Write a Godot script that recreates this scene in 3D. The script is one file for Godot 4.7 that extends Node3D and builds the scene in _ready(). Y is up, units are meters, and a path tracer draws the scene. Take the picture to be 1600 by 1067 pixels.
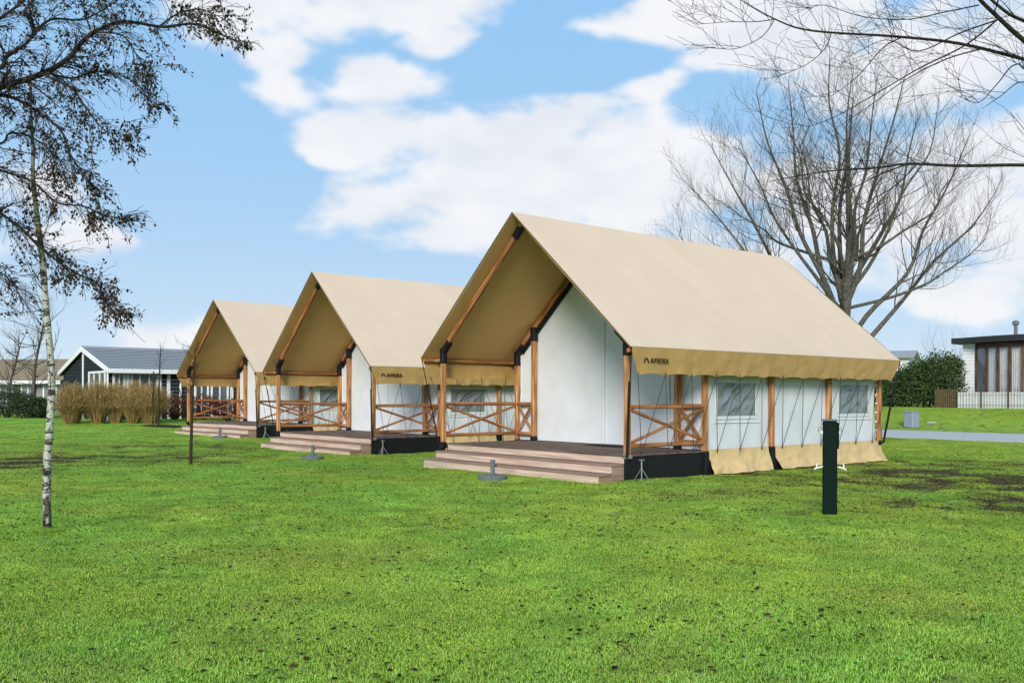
extends Node3D
# Three safari tents on a winter lawn. Units are metres, y up; the camera stands at the origin and looks along -z.

const H := 2.902        # half the distance between the front posts of a tent
const OV := 0.40        # roof overhang at the eaves
const OF := 0.345       # roof overhang at the front
const RH := 5.333       # ridge height
const EH := 2.453       # eave height
const DH := 0.493       # deck height
const BAY := 2.2315     # distance between side posts
const LEN := 8.926
const BACK := 0.25
const INN := 0.67

var rng := RandomNumberGenerator.new()
var M := {}
var taken := {}
var field := FastNoiseLite.new()
var patch := FastNoiseLite.new()


# ---------------------------------------------------------------- mesh builder
class MB:
	var v := PackedVector3Array()
	var n := PackedVector3Array()
	var t := PackedVector2Array()
	var c := PackedColorArray()
	var i := PackedInt32Array()
	var tint := Color.WHITE

	func vert(p: Vector3, nn: Vector3, uv: Vector2) -> int:
		v.append(p)
		n.append(nn)
		t.append(uv)
		c.append(tint)
		return v.size() - 1

	func face(a: int, b: int, d: int) -> void:
		i.append(a)
		i.append(d)
		i.append(b)

	func tri(a: Vector3, b: Vector3, d: Vector3, ua := Vector2.ZERO, ub := Vector2(1, 0), ud := Vector2(0, 1)) -> void:
		var nn := (b - a).cross(d - a).normalized()
		face(vert(a, nn, ua), vert(b, nn, ub), vert(d, nn, ud))

	func quad(a: Vector3, b: Vector3, d: Vector3, e: Vector3, ua := Vector2.ZERO, ub := Vector2(1, 0), ud := Vector2(1, 1), ue := Vector2(0, 1)) -> void:
		var nn := (b - a).cross(d - a)
		if nn.length_squared() < 1e-14:
			nn = (d - a).cross(e - a)
		nn = nn.normalized()
		var k := vert(a, nn, ua)
		vert(b, nn, ub)
		vert(d, nn, ud)
		vert(e, nn, ue)
		face(k, k + 1, k + 2)
		face(k, k + 2, k + 3)

	# quad turned so that it faces away from "from"
	func oquad(a: Vector3, b: Vector3, d: Vector3, e: Vector3, from: Vector3, us: Array) -> void:
		if (b - a).cross(d - a).dot((a + b + d + e) * 0.25 - from) >= 0.0:
			quad(a, b, d, e, us[0], us[1], us[2], us[3])
		else:
			quad(a, e, d, b, us[0], us[3], us[2], us[1])

	# box with chamfered edges; its length runs along local z, u of the texture too
	func box(xf: Transform3D, size: Vector3, bevel := 0.0, off := Vector2.ZERO) -> void:
		var h := size * 0.5
		var b := minf(bevel, minf(h.x, minf(h.y, h.z)) * 0.49)
		var at := func(k: int, s: int, si: int, sj: int) -> Vector3:
			var p := Vector3.ZERO
			var ii := (k + 1) % 3
			var jj := (k + 2) % 3
			p[k] = s * h[k]
			p[ii] = si * (h[ii] - b)
			p[jj] = sj * (h[jj] - b)
			return p
		var uvof := func(p: Vector3, k: int) -> Vector2:
			if k == 0:
				return off + Vector2(p.z, p.y)
			if k == 1:
				return off + Vector2(p.z, p.x + 0.37)
			return off + Vector2(p.x, p.y)
		for k in 3:
			for s in [-1, 1]:
				var q := [at.call(k, s, -1, -1), at.call(k, s, 1, -1), at.call(k, s, 1, 1), at.call(k, s, -1, 1)]
				oquad(xf * q[0], xf * q[1], xf * q[2], xf * q[3], xf.origin, [uvof.call(q[0], k), uvof.call(q[1], k), uvof.call(q[2], k), uvof.call(q[3], k)])
		if b <= 0.0:
			return
		for k in 3:
			var ii := (k + 1) % 3
			var jj := (k + 2) % 3
			for si in [-1, 1]:
				for sj in [-1, 1]:
					# edge along k between faces (ii, si) and (jj, sj)
					var p1 := Vector3.ZERO
					p1[ii] = si * h[ii]
					p1[jj] = sj * (h[jj] - b)
					var p2 := Vector3.ZERO
					p2[ii] = si * (h[ii] - b)
					p2[jj] = sj * h[jj]
					var lo1 := p1
					lo1[k] = -(h[k] - b)
					var hi1 := p1
					hi1[k] = h[k] - b
					var lo2 := p2
					lo2[k] = -(h[k] - b)
					var hi2 := p2
					hi2[k] = h[k] - b
					oquad(xf * lo1, xf * hi1, xf * hi2, xf * lo2, xf.origin, [uvof.call(lo1, ii), uvof.call(hi1, ii), uvof.call(hi2, ii), uvof.call(lo2, ii)])
		for sx in [-1, 1]:
			for sy in [-1, 1]:
				for sz in [-1, 1]:
					var a := xf * Vector3(sx * h.x, sy * (h.y - b), sz * (h.z - b))
					var d := xf * Vector3(sx * (h.x - b), sy * h.y, sz * (h.z - b))
					var e := xf * Vector3(sx * (h.x - b), sy * (h.y - b), sz * h.z)
					if (d - a).cross(e - a).dot(a - xf.origin) >= 0.0:
						tri(a, d, e)
					else:
						tri(a, e, d)

	func beam(a: Vector3, b: Vector3, w: float, hh: float, bevel := 0.008, up := Vector3.UP, off := Vector2.ZERO) -> void:
		var z := (b - a).normalized()
		if absf(z.dot(up)) > 0.99:
			up = Vector3(1, 0, 0)
		var x := up.cross(z).normalized()
		var y := z.cross(x).normalized()
		box(Transform3D(Basis(x, y, z), (a + b) * 0.5), Vector3(w, hh, a.distance_to(b)), bevel, off)

	func tube(p: PackedVector3Array, r: PackedFloat32Array, sides := 6, cap := true) -> void:
		if p.size() < 2:
			return
		var x := Vector3.ZERO
		var start := v.size()
		var run := 0.0
		for k in p.size():
			var z := (p[mini(k + 1, p.size() - 1)] - p[maxi(k - 1, 0)]).normalized()
			if k == 0:
				x = z.cross(Vector3.UP if absf(z.y) < 0.9 else Vector3.RIGHT).normalized()
			else:
				run += p[k].distance_to(p[k - 1])
				x = (x - z * x.dot(z)).normalized()
			var y := z.cross(x)
			for s in sides + 1:
				var an := TAU * s / sides
				var d := x * cos(an) + y * sin(an)
				vert(p[k] + d * r[k], d, Vector2(run, an / TAU * maxf(r[0], 0.01) * 6.0))
		for k in p.size() - 1:
			for s in sides:
				var a := start + k * (sides + 1) + s
				var b := a + sides + 1
				face(a, a + 1, b + 1)
				face(a, b + 1, b)
		if cap:
			for e in [0, p.size() - 1]:
				var z: Vector3 = (p[1] - p[0]).normalized() * -1.0 if e == 0 else (p[e] - p[e - 1]).normalized()
				var m := vert(p[e], z, Vector2.ZERO)
				var first := v.size()
				for s in sides + 1:
					vert(v[start + e * (sides + 1) + s], z, Vector2.ZERO)
				for s in sides:
					if e == 0:
						face(m, first + s + 1, first + s)
					else:
						face(m, first + s, first + s + 1)

	func rod(a: Vector3, b: Vector3, r: float, sides := 8) -> void:
		tube(PackedVector3Array([a, b]), PackedFloat32Array([r, r]), sides)

	# profile: (radius, height) pairs from the bottom to the top
	func lathe(at: Vector3, profile: Array, seg := 24) -> void:
		for k in profile.size() - 1:
			var a: Vector2 = profile[k]
			var b: Vector2 = profile[k + 1]
			var nn := Vector2(b.y - a.y, a.x - b.x).normalized()
			var start := v.size()
			for s in seg + 1:
				var an := TAU * s / seg
				var d := Vector3(cos(an), 0, sin(an))
				var nv := Vector3(d.x * nn.x, nn.y, d.z * nn.x)
				vert(at + d * a.x + Vector3.UP * a.y, nv, Vector2(an, a.y))
				vert(at + d * b.x + Vector3.UP * b.y, nv, Vector2(an, b.y))
			for s in seg:
				var q := start + s * 2
				face(q, q + 1, q + 3)
				face(q, q + 3, q + 2)

	# a cloth sheet from rows of points, smooth, with a thickness
	func sheet(rows: Array, thick := 0.004, us := 1.0) -> void:
		var nr := rows.size()
		var nc: int = rows[0].size()
		var norm := []
		for r in nr:
			var line := PackedVector3Array()
			for k in nc:
				var du: Vector3 = rows[r][mini(k + 1, nc - 1)] - rows[r][maxi(k - 1, 0)]
				var dv: Vector3 = rows[mini(r + 1, nr - 1)][k] - rows[maxi(r - 1, 0)][k]
				line.append(du.cross(dv).normalized())
			norm.append(line)
		for side in 2:
			var start := v.size()
			for r in nr:
				for k in nc:
					var q: Vector3 = rows[r][k]
					var m: Vector3 = norm[r][k]
					var w := Vector2(float(k) / (nc - 1), float(r) / (nr - 1)) * us
					vert(q + m * thick * (0.5 if side == 0 else -0.5), m if side == 0 else -m, w)
			for r in nr - 1:
				for k in nc - 1:
					var a := start + r * nc + k
					if side == 0:
						face(a, a + 1, a + nc + 1)
						face(a, a + nc + 1, a + nc)
					else:
						face(a, a + nc + 1, a + 1)
						face(a, a + nc, a + nc + 1)
		var rim := []
		for k in nc:
			rim.append([0, k])
		for r in range(1, nr):
			rim.append([r, nc - 1])
		for k in range(nc - 2, -1, -1):
			rim.append([nr - 1, k])
		for r in range(nr - 2, 0, -1):
			rim.append([r, 0])
		for k in rim.size():
			var a: Array = rim[k]
			var b: Array = rim[(k + 1) % rim.size()]
			var pa: Vector3 = rows[a[0]][a[1]]
			var pb: Vector3 = rows[b[0]][b[1]]
			var na: Vector3 = norm[a[0]][a[1]] * thick * 0.5
			var nb: Vector3 = norm[b[0]][b[1]] * thick * 0.5
			quad(pa + na, pa - na, pb - nb, pb + nb)

	# a leaf: two triangles folded along the midrib
	func leaf(p: Vector3, along: Vector3, side: Vector3, l: float, w: float) -> void:
		var up := along.cross(side).normalized()
		var tip := p + along * l
		var mid := p + along * l * 0.45
		var a := mid + side * w * 0.5 + up * w * 0.18
		var b := mid - side * w * 0.5 + up * w * 0.18
		tri(p, tip, a)
		tri(p, b, tip)

	func mesh() -> ArrayMesh:
		var a := []
		a.resize(Mesh.ARRAY_MAX)
		a[Mesh.ARRAY_VERTEX] = v
		a[Mesh.ARRAY_NORMAL] = n
		a[Mesh.ARRAY_TEX_UV] = t
		a[Mesh.ARRAY_COLOR] = c
		a[Mesh.ARRAY_INDEX] = i
		var m := ArrayMesh.new()
		m.add_surface_from_arrays(Mesh.PRIMITIVE_TRIANGLES, a)
		return m


# ---------------------------------------------------------------- naming
func numbered(called: String) -> String:
	var k: int = taken.get(called, 0)
	taken[called] = k + 1
	return called if k == 0 else "%s_%03d" % [called, k]


func tag(o: Node, label: String, category := "", group := "", kind := "") -> Node:
	o.set_meta("label", label)
	if category:
		o.set_meta("category", category)
	if group:
		o.set_meta("group", group)
	if kind:
		o.set_meta("kind", kind)
	return o


func thing(called: String, label: String, category: String, at := Vector3.ZERO, turn := 0.0, group := "") -> Node3D:
	var o := Node3D.new()
	o.name = numbered(called)
	add_child(o)
	o.position = at
	o.rotation.y = turn
	tag(o, label, category, group)
	return o


func holder(called: String, parent: Node) -> Node3D:
	var o := Node3D.new()
	o.name = called
	parent.add_child(o, true)
	return o


func put(called: String, mb: MB, mat: Material, parent: Node = null) -> MeshInstance3D:
	return show_mesh(called, mb.mesh(), mat, parent)


func show_mesh(called: String, mesh: Mesh, mat: Material, parent: Node = null) -> MeshInstance3D:
	var o := MeshInstance3D.new()
	o.mesh = mesh
	o.material_override = mat
	if parent == null:
		o.name = numbered(called)
		add_child(o)
	else:
		o.name = called
		parent.add_child(o, true)
	return o


func copy_of(o: Node3D, at: Vector3, turn: float, label: String) -> Node3D:
	var called := String(o.name)
	var c: Node3D = o.duplicate()
	c.name = numbered(called)
	add_child(c)
	c.position = at
	c.rotation.y = turn
	c.set_meta("label", label)
	return c


func lin(r: float, g: float, b: float) -> Color:
	return Color(r, g, b).linear_to_srgb()


func one_box(called: String, parent: Node, mat: Material, at: Vector3, size: Vector3, bevel := 0.006) -> MeshInstance3D:
	var mb := MB.new()
	mb.box(Transform3D(Basis(), at), size, bevel, Vector2(rng.randf(), rng.randf()) * 3.0)
	return put(called, mb, mat, parent)


func one_beam(called: String, parent: Node, mat: Material, a: Vector3, b: Vector3, w: float, h: float, bevel := 0.008) -> MeshInstance3D:
	var mb := MB.new()
	mb.beam(a, b, w, h, bevel, Vector3.UP, Vector2(rng.randf(), rng.randf()) * 3.0)
	return put(called, mb, mat, parent)


# ---------------------------------------------------------------- ground
func rise(a: float, b: float, x: float) -> float:
	var k := clampf((x - a) / (b - a), 0.0, 1.0)
	return k * k * (3.0 - 2.0 * k)


# distance along the tents' long direction: the road lies across it
func along(x: float, z: float) -> float:
	return 0.771 * x - 0.637 * z


func ground(x: float, z: float) -> float:
	var d := -z
	var s := along(x, z)
	var h := 1.0 * rise(41.6, 47.2, s) * rise(6.0, 14.0, x)
	h += 0.3 * rise(38.0, 46.0, d) * rise(-12.0, -16.0, x)
	h -= 0.07 * rise(9.0, 4.0, Vector2(x + 5.0, d - 26.5).length())
	if s < 31.0:
		h += 0.035 * field.get_noise_2d(x * 0.5, z * 0.5) * rise(32.0, 29.0, s)
	h += 0.008 * field.get_noise_2d(x * 3.0 + 70.0, z * 3.0) * rise(33.0, 31.0, s)
	return h


# ---------------------------------------------------------------- textures and materials
func noise(freq: float, octaves := 4, seed_ := 1) -> FastNoiseLite:
	var f := FastNoiseLite.new()
	f.seed = seed_
	f.noise_type = FastNoiseLite.TYPE_SIMPLEX_SMOOTH
	f.frequency = freq
	f.fractal_octaves = octaves
	return f


func grey_tex(freq: float, octaves: int, seed_: int, lo: float, hi: float, size := 512, stretch := Vector2.ONE) -> ImageTexture:
	var w := int(size * stretch.x)
	var hgt := int(size * stretch.y)
	var im := noise(freq, octaves, seed_).get_seamless_image(w, hgt)
	im.resize(size, size, Image.INTERPOLATE_CUBIC)
	im.convert(Image.FORMAT_L8)
	var d := im.get_data()
	for k in d.size():
		d[k] = int(clampf(lerpf(lo, hi, d[k] / 255.0), 0, 1) * 255)
	return ImageTexture.create_from_image(Image.create_from_data(size, size, false, Image.FORMAT_L8, d))


func grain_tex(seed_: int, contrast: float) -> ImageTexture:
	var size := 512
	var fine := noise(0.03, 3, seed_).get_seamless_image(64, size)
	fine.resize(size, size, Image.INTERPOLATE_CUBIC)
	var broad := noise(0.012, 3, seed_ + 5).get_seamless_image(192, size)
	broad.resize(size, size, Image.INTERPOLATE_CUBIC)
	var blot := noise(0.008, 3, seed_ + 9).get_seamless_image(size, size)
	for im in [fine, broad, blot]:
		im.convert(Image.FORMAT_L8)
	var a: PackedByteArray = fine.get_data()
	var b: PackedByteArray = broad.get_data()
	var e: PackedByteArray = blot.get_data()
	var out := PackedByteArray()
	out.resize(size * size * 3)
	for k in size * size:
		var f := a[k] / 255.0 * 0.4 + b[k] / 255.0 * 0.35 + e[k] / 255.0 * 0.25
		f = clampf((f - 0.5) * 1.6 + 0.5, 0, 1)
		var x := 1.0 - contrast * (1.0 - f)
		out[k * 3] = int(255 * x)
		out[k * 3 + 1] = int(255 * clampf(x - contrast * 0.10 * (1.0 - f), 0, 1))
		out[k * 3 + 2] = int(255 * clampf(x - contrast * 0.16 * (1.0 - f), 0, 1))
	return ImageTexture.create_from_image(Image.create_from_data(size, size, false, Image.FORMAT_RGB8, out))


func mat(called: String, color: Color, rough := 0.8, spec := 0.4) -> StandardMaterial3D:
	var m := StandardMaterial3D.new()
	m.resource_name = called
	m.albedo_color = color
	m.roughness = rough
	m.metallic_specular = spec
	M[called] = m
	return m


func wood(called: String, color: Color, tex: Texture2D, scale_ := 0.6, rough := 0.7) -> StandardMaterial3D:
	var m := mat(called, color, rough, 0.3)
	m.albedo_texture = tex
	m.uv1_scale = Vector3(scale_ * 0.35, scale_ * 2.4, 1)
	m.heightmap_enabled = true
	m.heightmap_texture = tex
	m.heightmap_scale = 0.12
	return m


func noisy(called: String, color: Color, tex: Texture2D, scale_: float, rough := 0.9, bump: Texture2D = null, bump_cm := 0.0, world := true) -> StandardMaterial3D:
	var m := mat(called, color, rough, 0.3)
	m.albedo_texture = tex
	m.uv1_triplanar = true
	m.uv1_world_triplanar = world
	m.uv1_scale = Vector3.ONE * scale_
	if bump:
		m.heightmap_enabled = true
		m.heightmap_texture = bump
		m.heightmap_scale = bump_cm
	return m


func tinted(called: String, rough := 0.8, back := 0.0) -> StandardMaterial3D:
	var m := mat(called, Color.WHITE, rough, 0.25)
	m.vertex_color_use_as_albedo = true
	if back > 0.0:
		m.backlight_enabled = true
		m.backlight = Color(back, back, back)
	m.cull_mode = BaseMaterial3D.CULL_DISABLED
	return m


func lawn_texture() -> ImageTexture:
	var size := 1024
	var layers := []
	for q in [[0.006, 4, 21], [0.03, 4, 22], [0.16, 3, 23], [0.012, 5, 24]]:
		var im := noise(q[0], q[1], q[2]).get_seamless_image(size, size)
		im.convert(Image.FORMAT_L8)
		layers.append(im.get_data())
	var la: PackedByteArray = layers[0]
	var lb: PackedByteArray = layers[1]
	var lc: PackedByteArray = layers[2]
	var ld: PackedByteArray = layers[3]
	var out := PackedByteArray()
	out.resize(size * size * 3)
	for k in size * size:
		var a := la[k] / 255.0
		var b := lb[k] / 255.0
		var e := lc[k] / 255.0
		var soil := clampf((ld[k] / 255.0 - 0.62) * 6.0 + (b - 0.5) * 1.4, 0, 1)
		var light := 0.55 + 0.55 * e + 0.25 * (b - 0.5)
		var yellow := clampf((a - 0.35) * 1.7, 0, 1)
		var r := lerpf(0.25, 0.33, yellow) * light
		var g := lerpf(0.40, 0.42, yellow) * light
		var bl := lerpf(0.055, 0.045, yellow) * light
		r = lerpf(r, 0.10 * light, soil * 0.8)
		g = lerpf(g, 0.10 * light, soil * 0.8)
		bl = lerpf(bl, 0.040 * light, soil * 0.8)
		out[k * 3] = int(255 * pow(r, 0.4545))
		out[k * 3 + 1] = int(255 * pow(g, 0.4545))
		out[k * 3 + 2] = int(255 * pow(bl, 0.4545))
	return ImageTexture.create_from_image(Image.create_from_data(size, size, false, Image.FORMAT_RGB8, out))


func make_materials() -> void:
	var g1 := grain_tex(3, 0.55)
	var g2 := grain_tex(17, 0.26)
	var soft := grey_tex(0.010, 4, 31, 0.86, 1.0)
	var clean := grey_tex(0.008, 4, 36, 0.955, 1.0)
	var fine := grey_tex(0.05, 4, 32, 0.0, 1.0)
	var wide := grey_tex(0.006, 3, 33, 0.0, 1.0)
	var rough_bark := grey_tex(0.03, 5, 34, 0.35, 1.0, 512, Vector2(1.0, 0.35))
	wood("post_wood", lin(0.86, 0.455, 0.19), g1, 0.8, 0.55)
	wood("rail_wood", lin(0.68, 0.32, 0.13), g1, 0.8, 0.6)
	wood("deck_wood", lin(0.30, 0.235, 0.195), g1, 0.9, 0.75)
	wood("step_wood", lin(0.79, 0.61, 0.49), g2, 0.7, 0.8)
	wood("step_side_wood", lin(0.40, 0.275, 0.21), g2, 0.7, 0.8)
	wood("paling_wood", lin(0.22, 0.19, 0.11), g1, 0.9, 0.9)
	wood("window_wood", lin(0.16, 0.085, 0.06), g1, 0.8, 0.5)
	wood("pale_window_wood", lin(0.30, 0.17, 0.10), g1, 0.8, 0.5)
	var rc := noisy("roof_canvas", lin(0.68, 0.53, 0.385), clean, 0.22, 0.75, fine, 0.08, false)
	rc.roughness = 0.7
	noisy("lining_canvas", lin(0.70, 0.435, 0.185), clean, 0.3, 0.85, fine, 0.08, false)
	noisy("valance_canvas", lin(0.45, 0.29, 0.105), clean, 0.5, 0.6, wide, 1.6, false)
	noisy("skirt_canvas", lin(0.66, 0.48, 0.235), clean, 0.6, 0.55, wide, 2.5, false)
	noisy("wall_canvas", lin(0.72, 0.755, 0.78), clean, 0.3, 0.7, wide, 0.12, false)
	noisy("hem_canvas", lin(0.16, 0.12, 0.06), clean, 0.6, 0.8)
	noisy("white_trim", lin(0.80, 0.81, 0.80), clean, 0.4, 0.6)
	noisy("black_board", lin(0.012, 0.014, 0.015), soft, 0.6, 0.6)
	noisy("black_steel", lin(0.014, 0.015, 0.018), soft, 1.2, 0.45)
	noisy("rubber_mat", lin(0.02, 0.02, 0.02), fine, 3.0, 0.95)
	mat("cord", lin(0.05, 0.052, 0.055), 0.9)
	mat("black_strap", lin(0.012, 0.012, 0.013), 0.8)
	mat("ink", lin(0.012, 0.011, 0.010), 0.7)
	var film := mat("window_film", Color(0.42, 0.46, 0.48, 0.80), 0.20, 0.8)
	film.transparency = BaseMaterial3D.TRANSPARENCY_ALPHA
	film.albedo_color = Color(lin(0.23, 0.26, 0.275), 0.82)
	var gl := mat("glass", Color(0.6, 0.66, 0.7, 0.12), 0.05, 0.6)
	gl.transparency = BaseMaterial3D.TRANSPARENCY_ALPHA
	mat("steel", lin(0.45, 0.45, 0.44), 0.4, 0.5).metallic = 0.8
	noisy("grey_plastic", lin(0.16, 0.18, 0.20), soft, 1.5, 0.55)
	noisy("pale_grey_plastic", lin(0.30, 0.36, 0.44), soft, 1.2, 0.5)
	noisy("pedestal_green", lin(0.006, 0.0165, 0.0135), soft, 1.5, 0.65).metallic_specular = 0.15
	mat("white_plastic", lin(0.75, 0.76, 0.76), 0.4)
	# ground
	var lawn := mat("lawn", Color.WHITE, 0.95, 0.15)
	lawn.vertex_color_use_as_albedo = true
	lawn.albedo_texture = lawn_texture()
	lawn.uv1_scale = Vector3(0.14, 0.14, 0.14)
	lawn.heightmap_enabled = true
	lawn.heightmap_texture = fine
	lawn.heightmap_scale = 1.2
	noisy("asphalt", lin(0.56, 0.57, 0.575), grey_tex(0.06, 4, 40, 0.78, 1.0), 0.3, 0.8)
	noisy("soil", lin(0.045, 0.036, 0.026), grey_tex(0.06, 4, 41, 0.5, 1.0), 0.8, 1.0, fine, 2.0)
	var gr := tinted("grass_blade", 0.75, 0.6)
	gr.metallic_specular = 0.3
	tinted("soil_crumb", 1.0).metallic_specular = 0.05
	tinted("leaf_litter", 1.0).metallic_specular = 0.05
	tinted("dead_leaf", 0.85, 0.2)
	tinted("evergreen_leaf", 0.6, 0.25)
	tinted("dry_grass", 0.8, 0.3)
	# bark
	noisy("alder_bark", lin(0.065, 0.056, 0.049), rough_bark, 1.5, 0.95, rough_bark, 1.2)
	noisy("grey_bark", lin(0.235, 0.215, 0.175), rough_bark, 0.9, 0.95, rough_bark, 1.5)
	noisy("branch_bark", lin(0.060, 0.057, 0.045), rough_bark, 1.5, 0.95, rough_bark, 1.0)
	noisy("sapling_bark", lin(0.105, 0.080, 0.052), rough_bark, 2.0, 0.95, rough_bark, 0.6)
	birch_material()
	# houses
	noisy("dark_cladding", lin(0.022, 0.030, 0.036), soft, 0.8, 0.8)
	noisy("roof_tile_grey", lin(0.36, 0.375, 0.395), grey_tex(0.05, 3, 44, 0.75, 1.0), 0.6, 0.4)
	noisy("roof_tile_tan", lin(0.48, 0.375, 0.255), grey_tex(0.05, 3, 45, 0.7, 1.0), 0.6, 0.8)
	noisy("roof_felt", lin(0.035, 0.037, 0.042), soft, 0.8, 0.8)
	noisy("pale_render", lin(0.62, 0.64, 0.64), soft, 0.5, 0.8)
	noisy("grey_render", lin(0.26, 0.27, 0.27), soft, 0.5, 0.8)
	noisy("dim_room_grey", lin(0.22, 0.23, 0.24), soft, 1.0, 0.95)  # grey that stands in for the shade inside rooms behind house windows
	noisy("curtain", lin(0.80, 0.80, 0.76), soft, 1.0, 0.95)
	noisy("white_board", lin(0.74, 0.76, 0.77), clean, 0.7, 0.7)
	noisy("red_leaf_stem", lin(0.10, 0.05, 0.035), soft, 2.0, 0.9)


func birch_material() -> void:
	# white bark with black lenticels and dark scars; v runs round the stem, u along it (metres)
	var w := 1024
	var h := 256
	var scar := noise(0.02, 3, 51).get_seamless_image(w, 64)
	scar.resize(w, h, Image.INTERPOLATE_CUBIC)
	scar.convert(Image.FORMAT_L8)
	var spot := noise(0.05, 3, 52).get_seamless_image(w, 96)
	spot.resize(w, h, Image.INTERPOLATE_CUBIC)
	spot.convert(Image.FORMAT_L8)
	var a := scar.get_data()
	var b := spot.get_data()
	var out := PackedByteArray()
	out.resize(w * h * 3)
	for k in w * h:
		var dark := clampf((a[k] / 255.0 - 0.60) * 7.0, 0, 1) * 0.85
		dark = maxf(dark, clampf((b[k] / 255.0 - 0.63) * 8.0, 0, 1) * 0.9)
		var base := 0.62 + 0.30 * (b[k] / 255.0)
		out[k * 3] = int(255 * lerpf(0.92 * base, 0.20, dark))
		out[k * 3 + 1] = int(255 * lerpf(0.93 * base, 0.19, dark))
		out[k * 3 + 2] = int(255 * lerpf(0.86 * base, 0.16, dark))
	var tex := ImageTexture.create_from_image(Image.create_from_data(w, h, false, Image.FORMAT_RGB8, out))
	var m := mat("birch_bark", Color.WHITE, 0.8, 0.3)
	m.vertex_color_use_as_albedo = true
	m.albedo_texture = tex
	m.uv1_scale = Vector3(0.55, 1.5, 1)
	var m2 := mat("birch_bark_green", lin(0.40, 0.45, 0.32), 0.85, 0.3)
	m2.albedo_texture = tex
	m2.uv1_scale = Vector3(0.5, 1.5, 1)


# ---------------------------------------------------------------- sky
const CLOUDS := [
	# azimuth, elevation, half width, half height (degrees), strength
	[7.92, 13.57, 7.5, 4.4, 1.6], [-6.01, 15.64, 7.4, 1.9, 1.35], [0.77, 13.30, 9.5, 4.2, 1.6], [3.55, 17.00, 3.2, 1.8, 0.9], [5.16, 10.59, 11.0, 2.6, 1.1], [-8.76, 11.24, 4.8, 2.0, 1.0], [-4.02, 10.58, 6.5, 2.2, 1.0], [-10.32, 15.10, 2.4, 1.4, 1.0],
	[-8.77, 18.61, 4.2, 1.5, 0.6], [-14.15, 17.57, 2.6, 1.4, 0.6],
	[-16.39, 21.81, 6.0, 2.2, 1.2], [-14.53, 20.31, 2.8, 1.7, 1.0], [-7.61, 23.49, 7.0, 2.2, 1.25], [-4.44, 21.06, 2.8, 1.0, 0.8],
	[10.62, 22.18, 5.0, 2.0, 1.0], [17.75, 21.07, 8.0, 2.6, 1.15], [25.35, 18.82, 8.0, 4.4, 1.1], [8.49, 18.48, 2.8, 1.1, 0.6], [5.13, 21.23, 2.0, 1.0, 0.4],
	[19.92, 11.13, 9.0, 4.5, 0.85], [27.29, 11.24, 8.0, 6.0, 1.0], [27.30, 5.85, 4.0, 1.6, 0.8], [14.83, 8.80, 7.0, 2.2, 0.8],
	[12.55, 17.20, 3.4, 2.0, -1.4], [3.15, 20.05, 7.0, 1.7, -1.3], [-19.98, 14.26, 7.0, 5.0, -1.0], [-14.88, 12.47, 3.0, 2.0, -0.8], [-11.87, 18.96, 2.0, 1.0, -0.5],
	[-25.08, 9.05, 3.6, 1.5, 0.95], [-14.86, 2.81, 10.0, 1.6, 0.5], [-28.59, 10.99, 4.0, 3.0, 0.6],
]


func make_sky() -> ImageTexture:
	var w := 2560
	var h := 1280
	var f := noise(1.0, 6, 77)
	f.fractal_gain = 0.58
	var f2 := noise(1.0, 3, 78)
	var out := PackedByteArray()
	out.resize(w * h * 3)
	out.fill(150)
	var sa := PackedFloat32Array()
	var ca := PackedFloat32Array()
	for x in w:
		var az := (x + 0.5) / w * TAU
		sa.append(sin(az))
		ca.append(-cos(az))
	for y in h / 2 + 4:
		var el := PI * 0.5 - (y + 0.5) / h * PI
		var eld := rad_to_deg(el)
		var ce := cos(el)
		var se := sin(el)
		# clear air: pale at the horizon, deeper above
		var k := 1.0 - exp(-maxf(eld, 0.0) / 10.0)
		var sky_r := lerpf(0.74, 0.27, k)
		var sky_g := lerpf(0.86, 0.555, k)
		var sky_b := lerpf(0.94, 0.90, k)
		var stretch := 2.1
		var row := y * w * 3
		var near := []
		for q in CLOUDS:
			if absf(eld - q[1]) < q[3] * 1.9:
				near.append(q)
		for x in w:
			var azd := (x + 0.5) / w * 360.0
			if azd > 180.0:
				azd -= 360.0
			# outside the charted part the clouds go on as loose, broken cover
			var charted := rise(40.0, 30.0, absf(azd)) * rise(33.0, 26.0, eld)
			var p := Vector3(sa[x] * ce, se * stretch, ca[x] * ce)
			var nz := f.get_noise_3dv(p * 6.0)
			var sd := 0.0
			if charted < 1.0:
				sd = (1.0 - charted) * (1.9 * f2.get_noise_3dv(p * 2.2 + Vector3(5, 0, 0)) - 0.05)
			if charted > 0.0:
				var s := -0.75
				var gap := 0.0
				for q in near:
					var dx: float = (azd - q[0]) / q[2]
					if absf(dx) > 1.9:
						continue
					var dy: float = (eld - q[1]) / q[3]
					var fall := 1.0 - 0.8 * (dx * dx + dy * dy)
					if q[4] > 0.0:
						s = maxf(s, q[4] * fall)
					else:
						gap = maxf(gap, -q[4] * fall)
				sd += charted * (s - gap)
			var den := clampf((sd + 1.25 * nz + 0.05) / 0.80, 0.0, 1.0)
			den = den * den * (3.0 - 2.0 * den) * 0.95
			var lit := clampf(0.70 + 0.8 * f2.get_noise_3dv(p * 8.0 + Vector3(0, 0.16, 0)) + 0.35 * nz, 0.0, 1.0)
			var cr := lerpf(0.78, 0.93, lit)
			var cg := lerpf(0.815, 0.94, lit)
			var cb := lerpf(0.88, 0.965, lit)
			out[row] = int(255.0 * pow(lerpf(sky_r, cr, den), 0.4545))
			out[row + 1] = int(255.0 * pow(lerpf(sky_g, cg, den), 0.4545))
			out[row + 2] = int(255.0 * pow(lerpf(sky_b, cb, den), 0.4545))
			row += 3
	return ImageTexture.create_from_image(Image.create_from_data(w, h, false, Image.FORMAT_RGB8, out))


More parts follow.
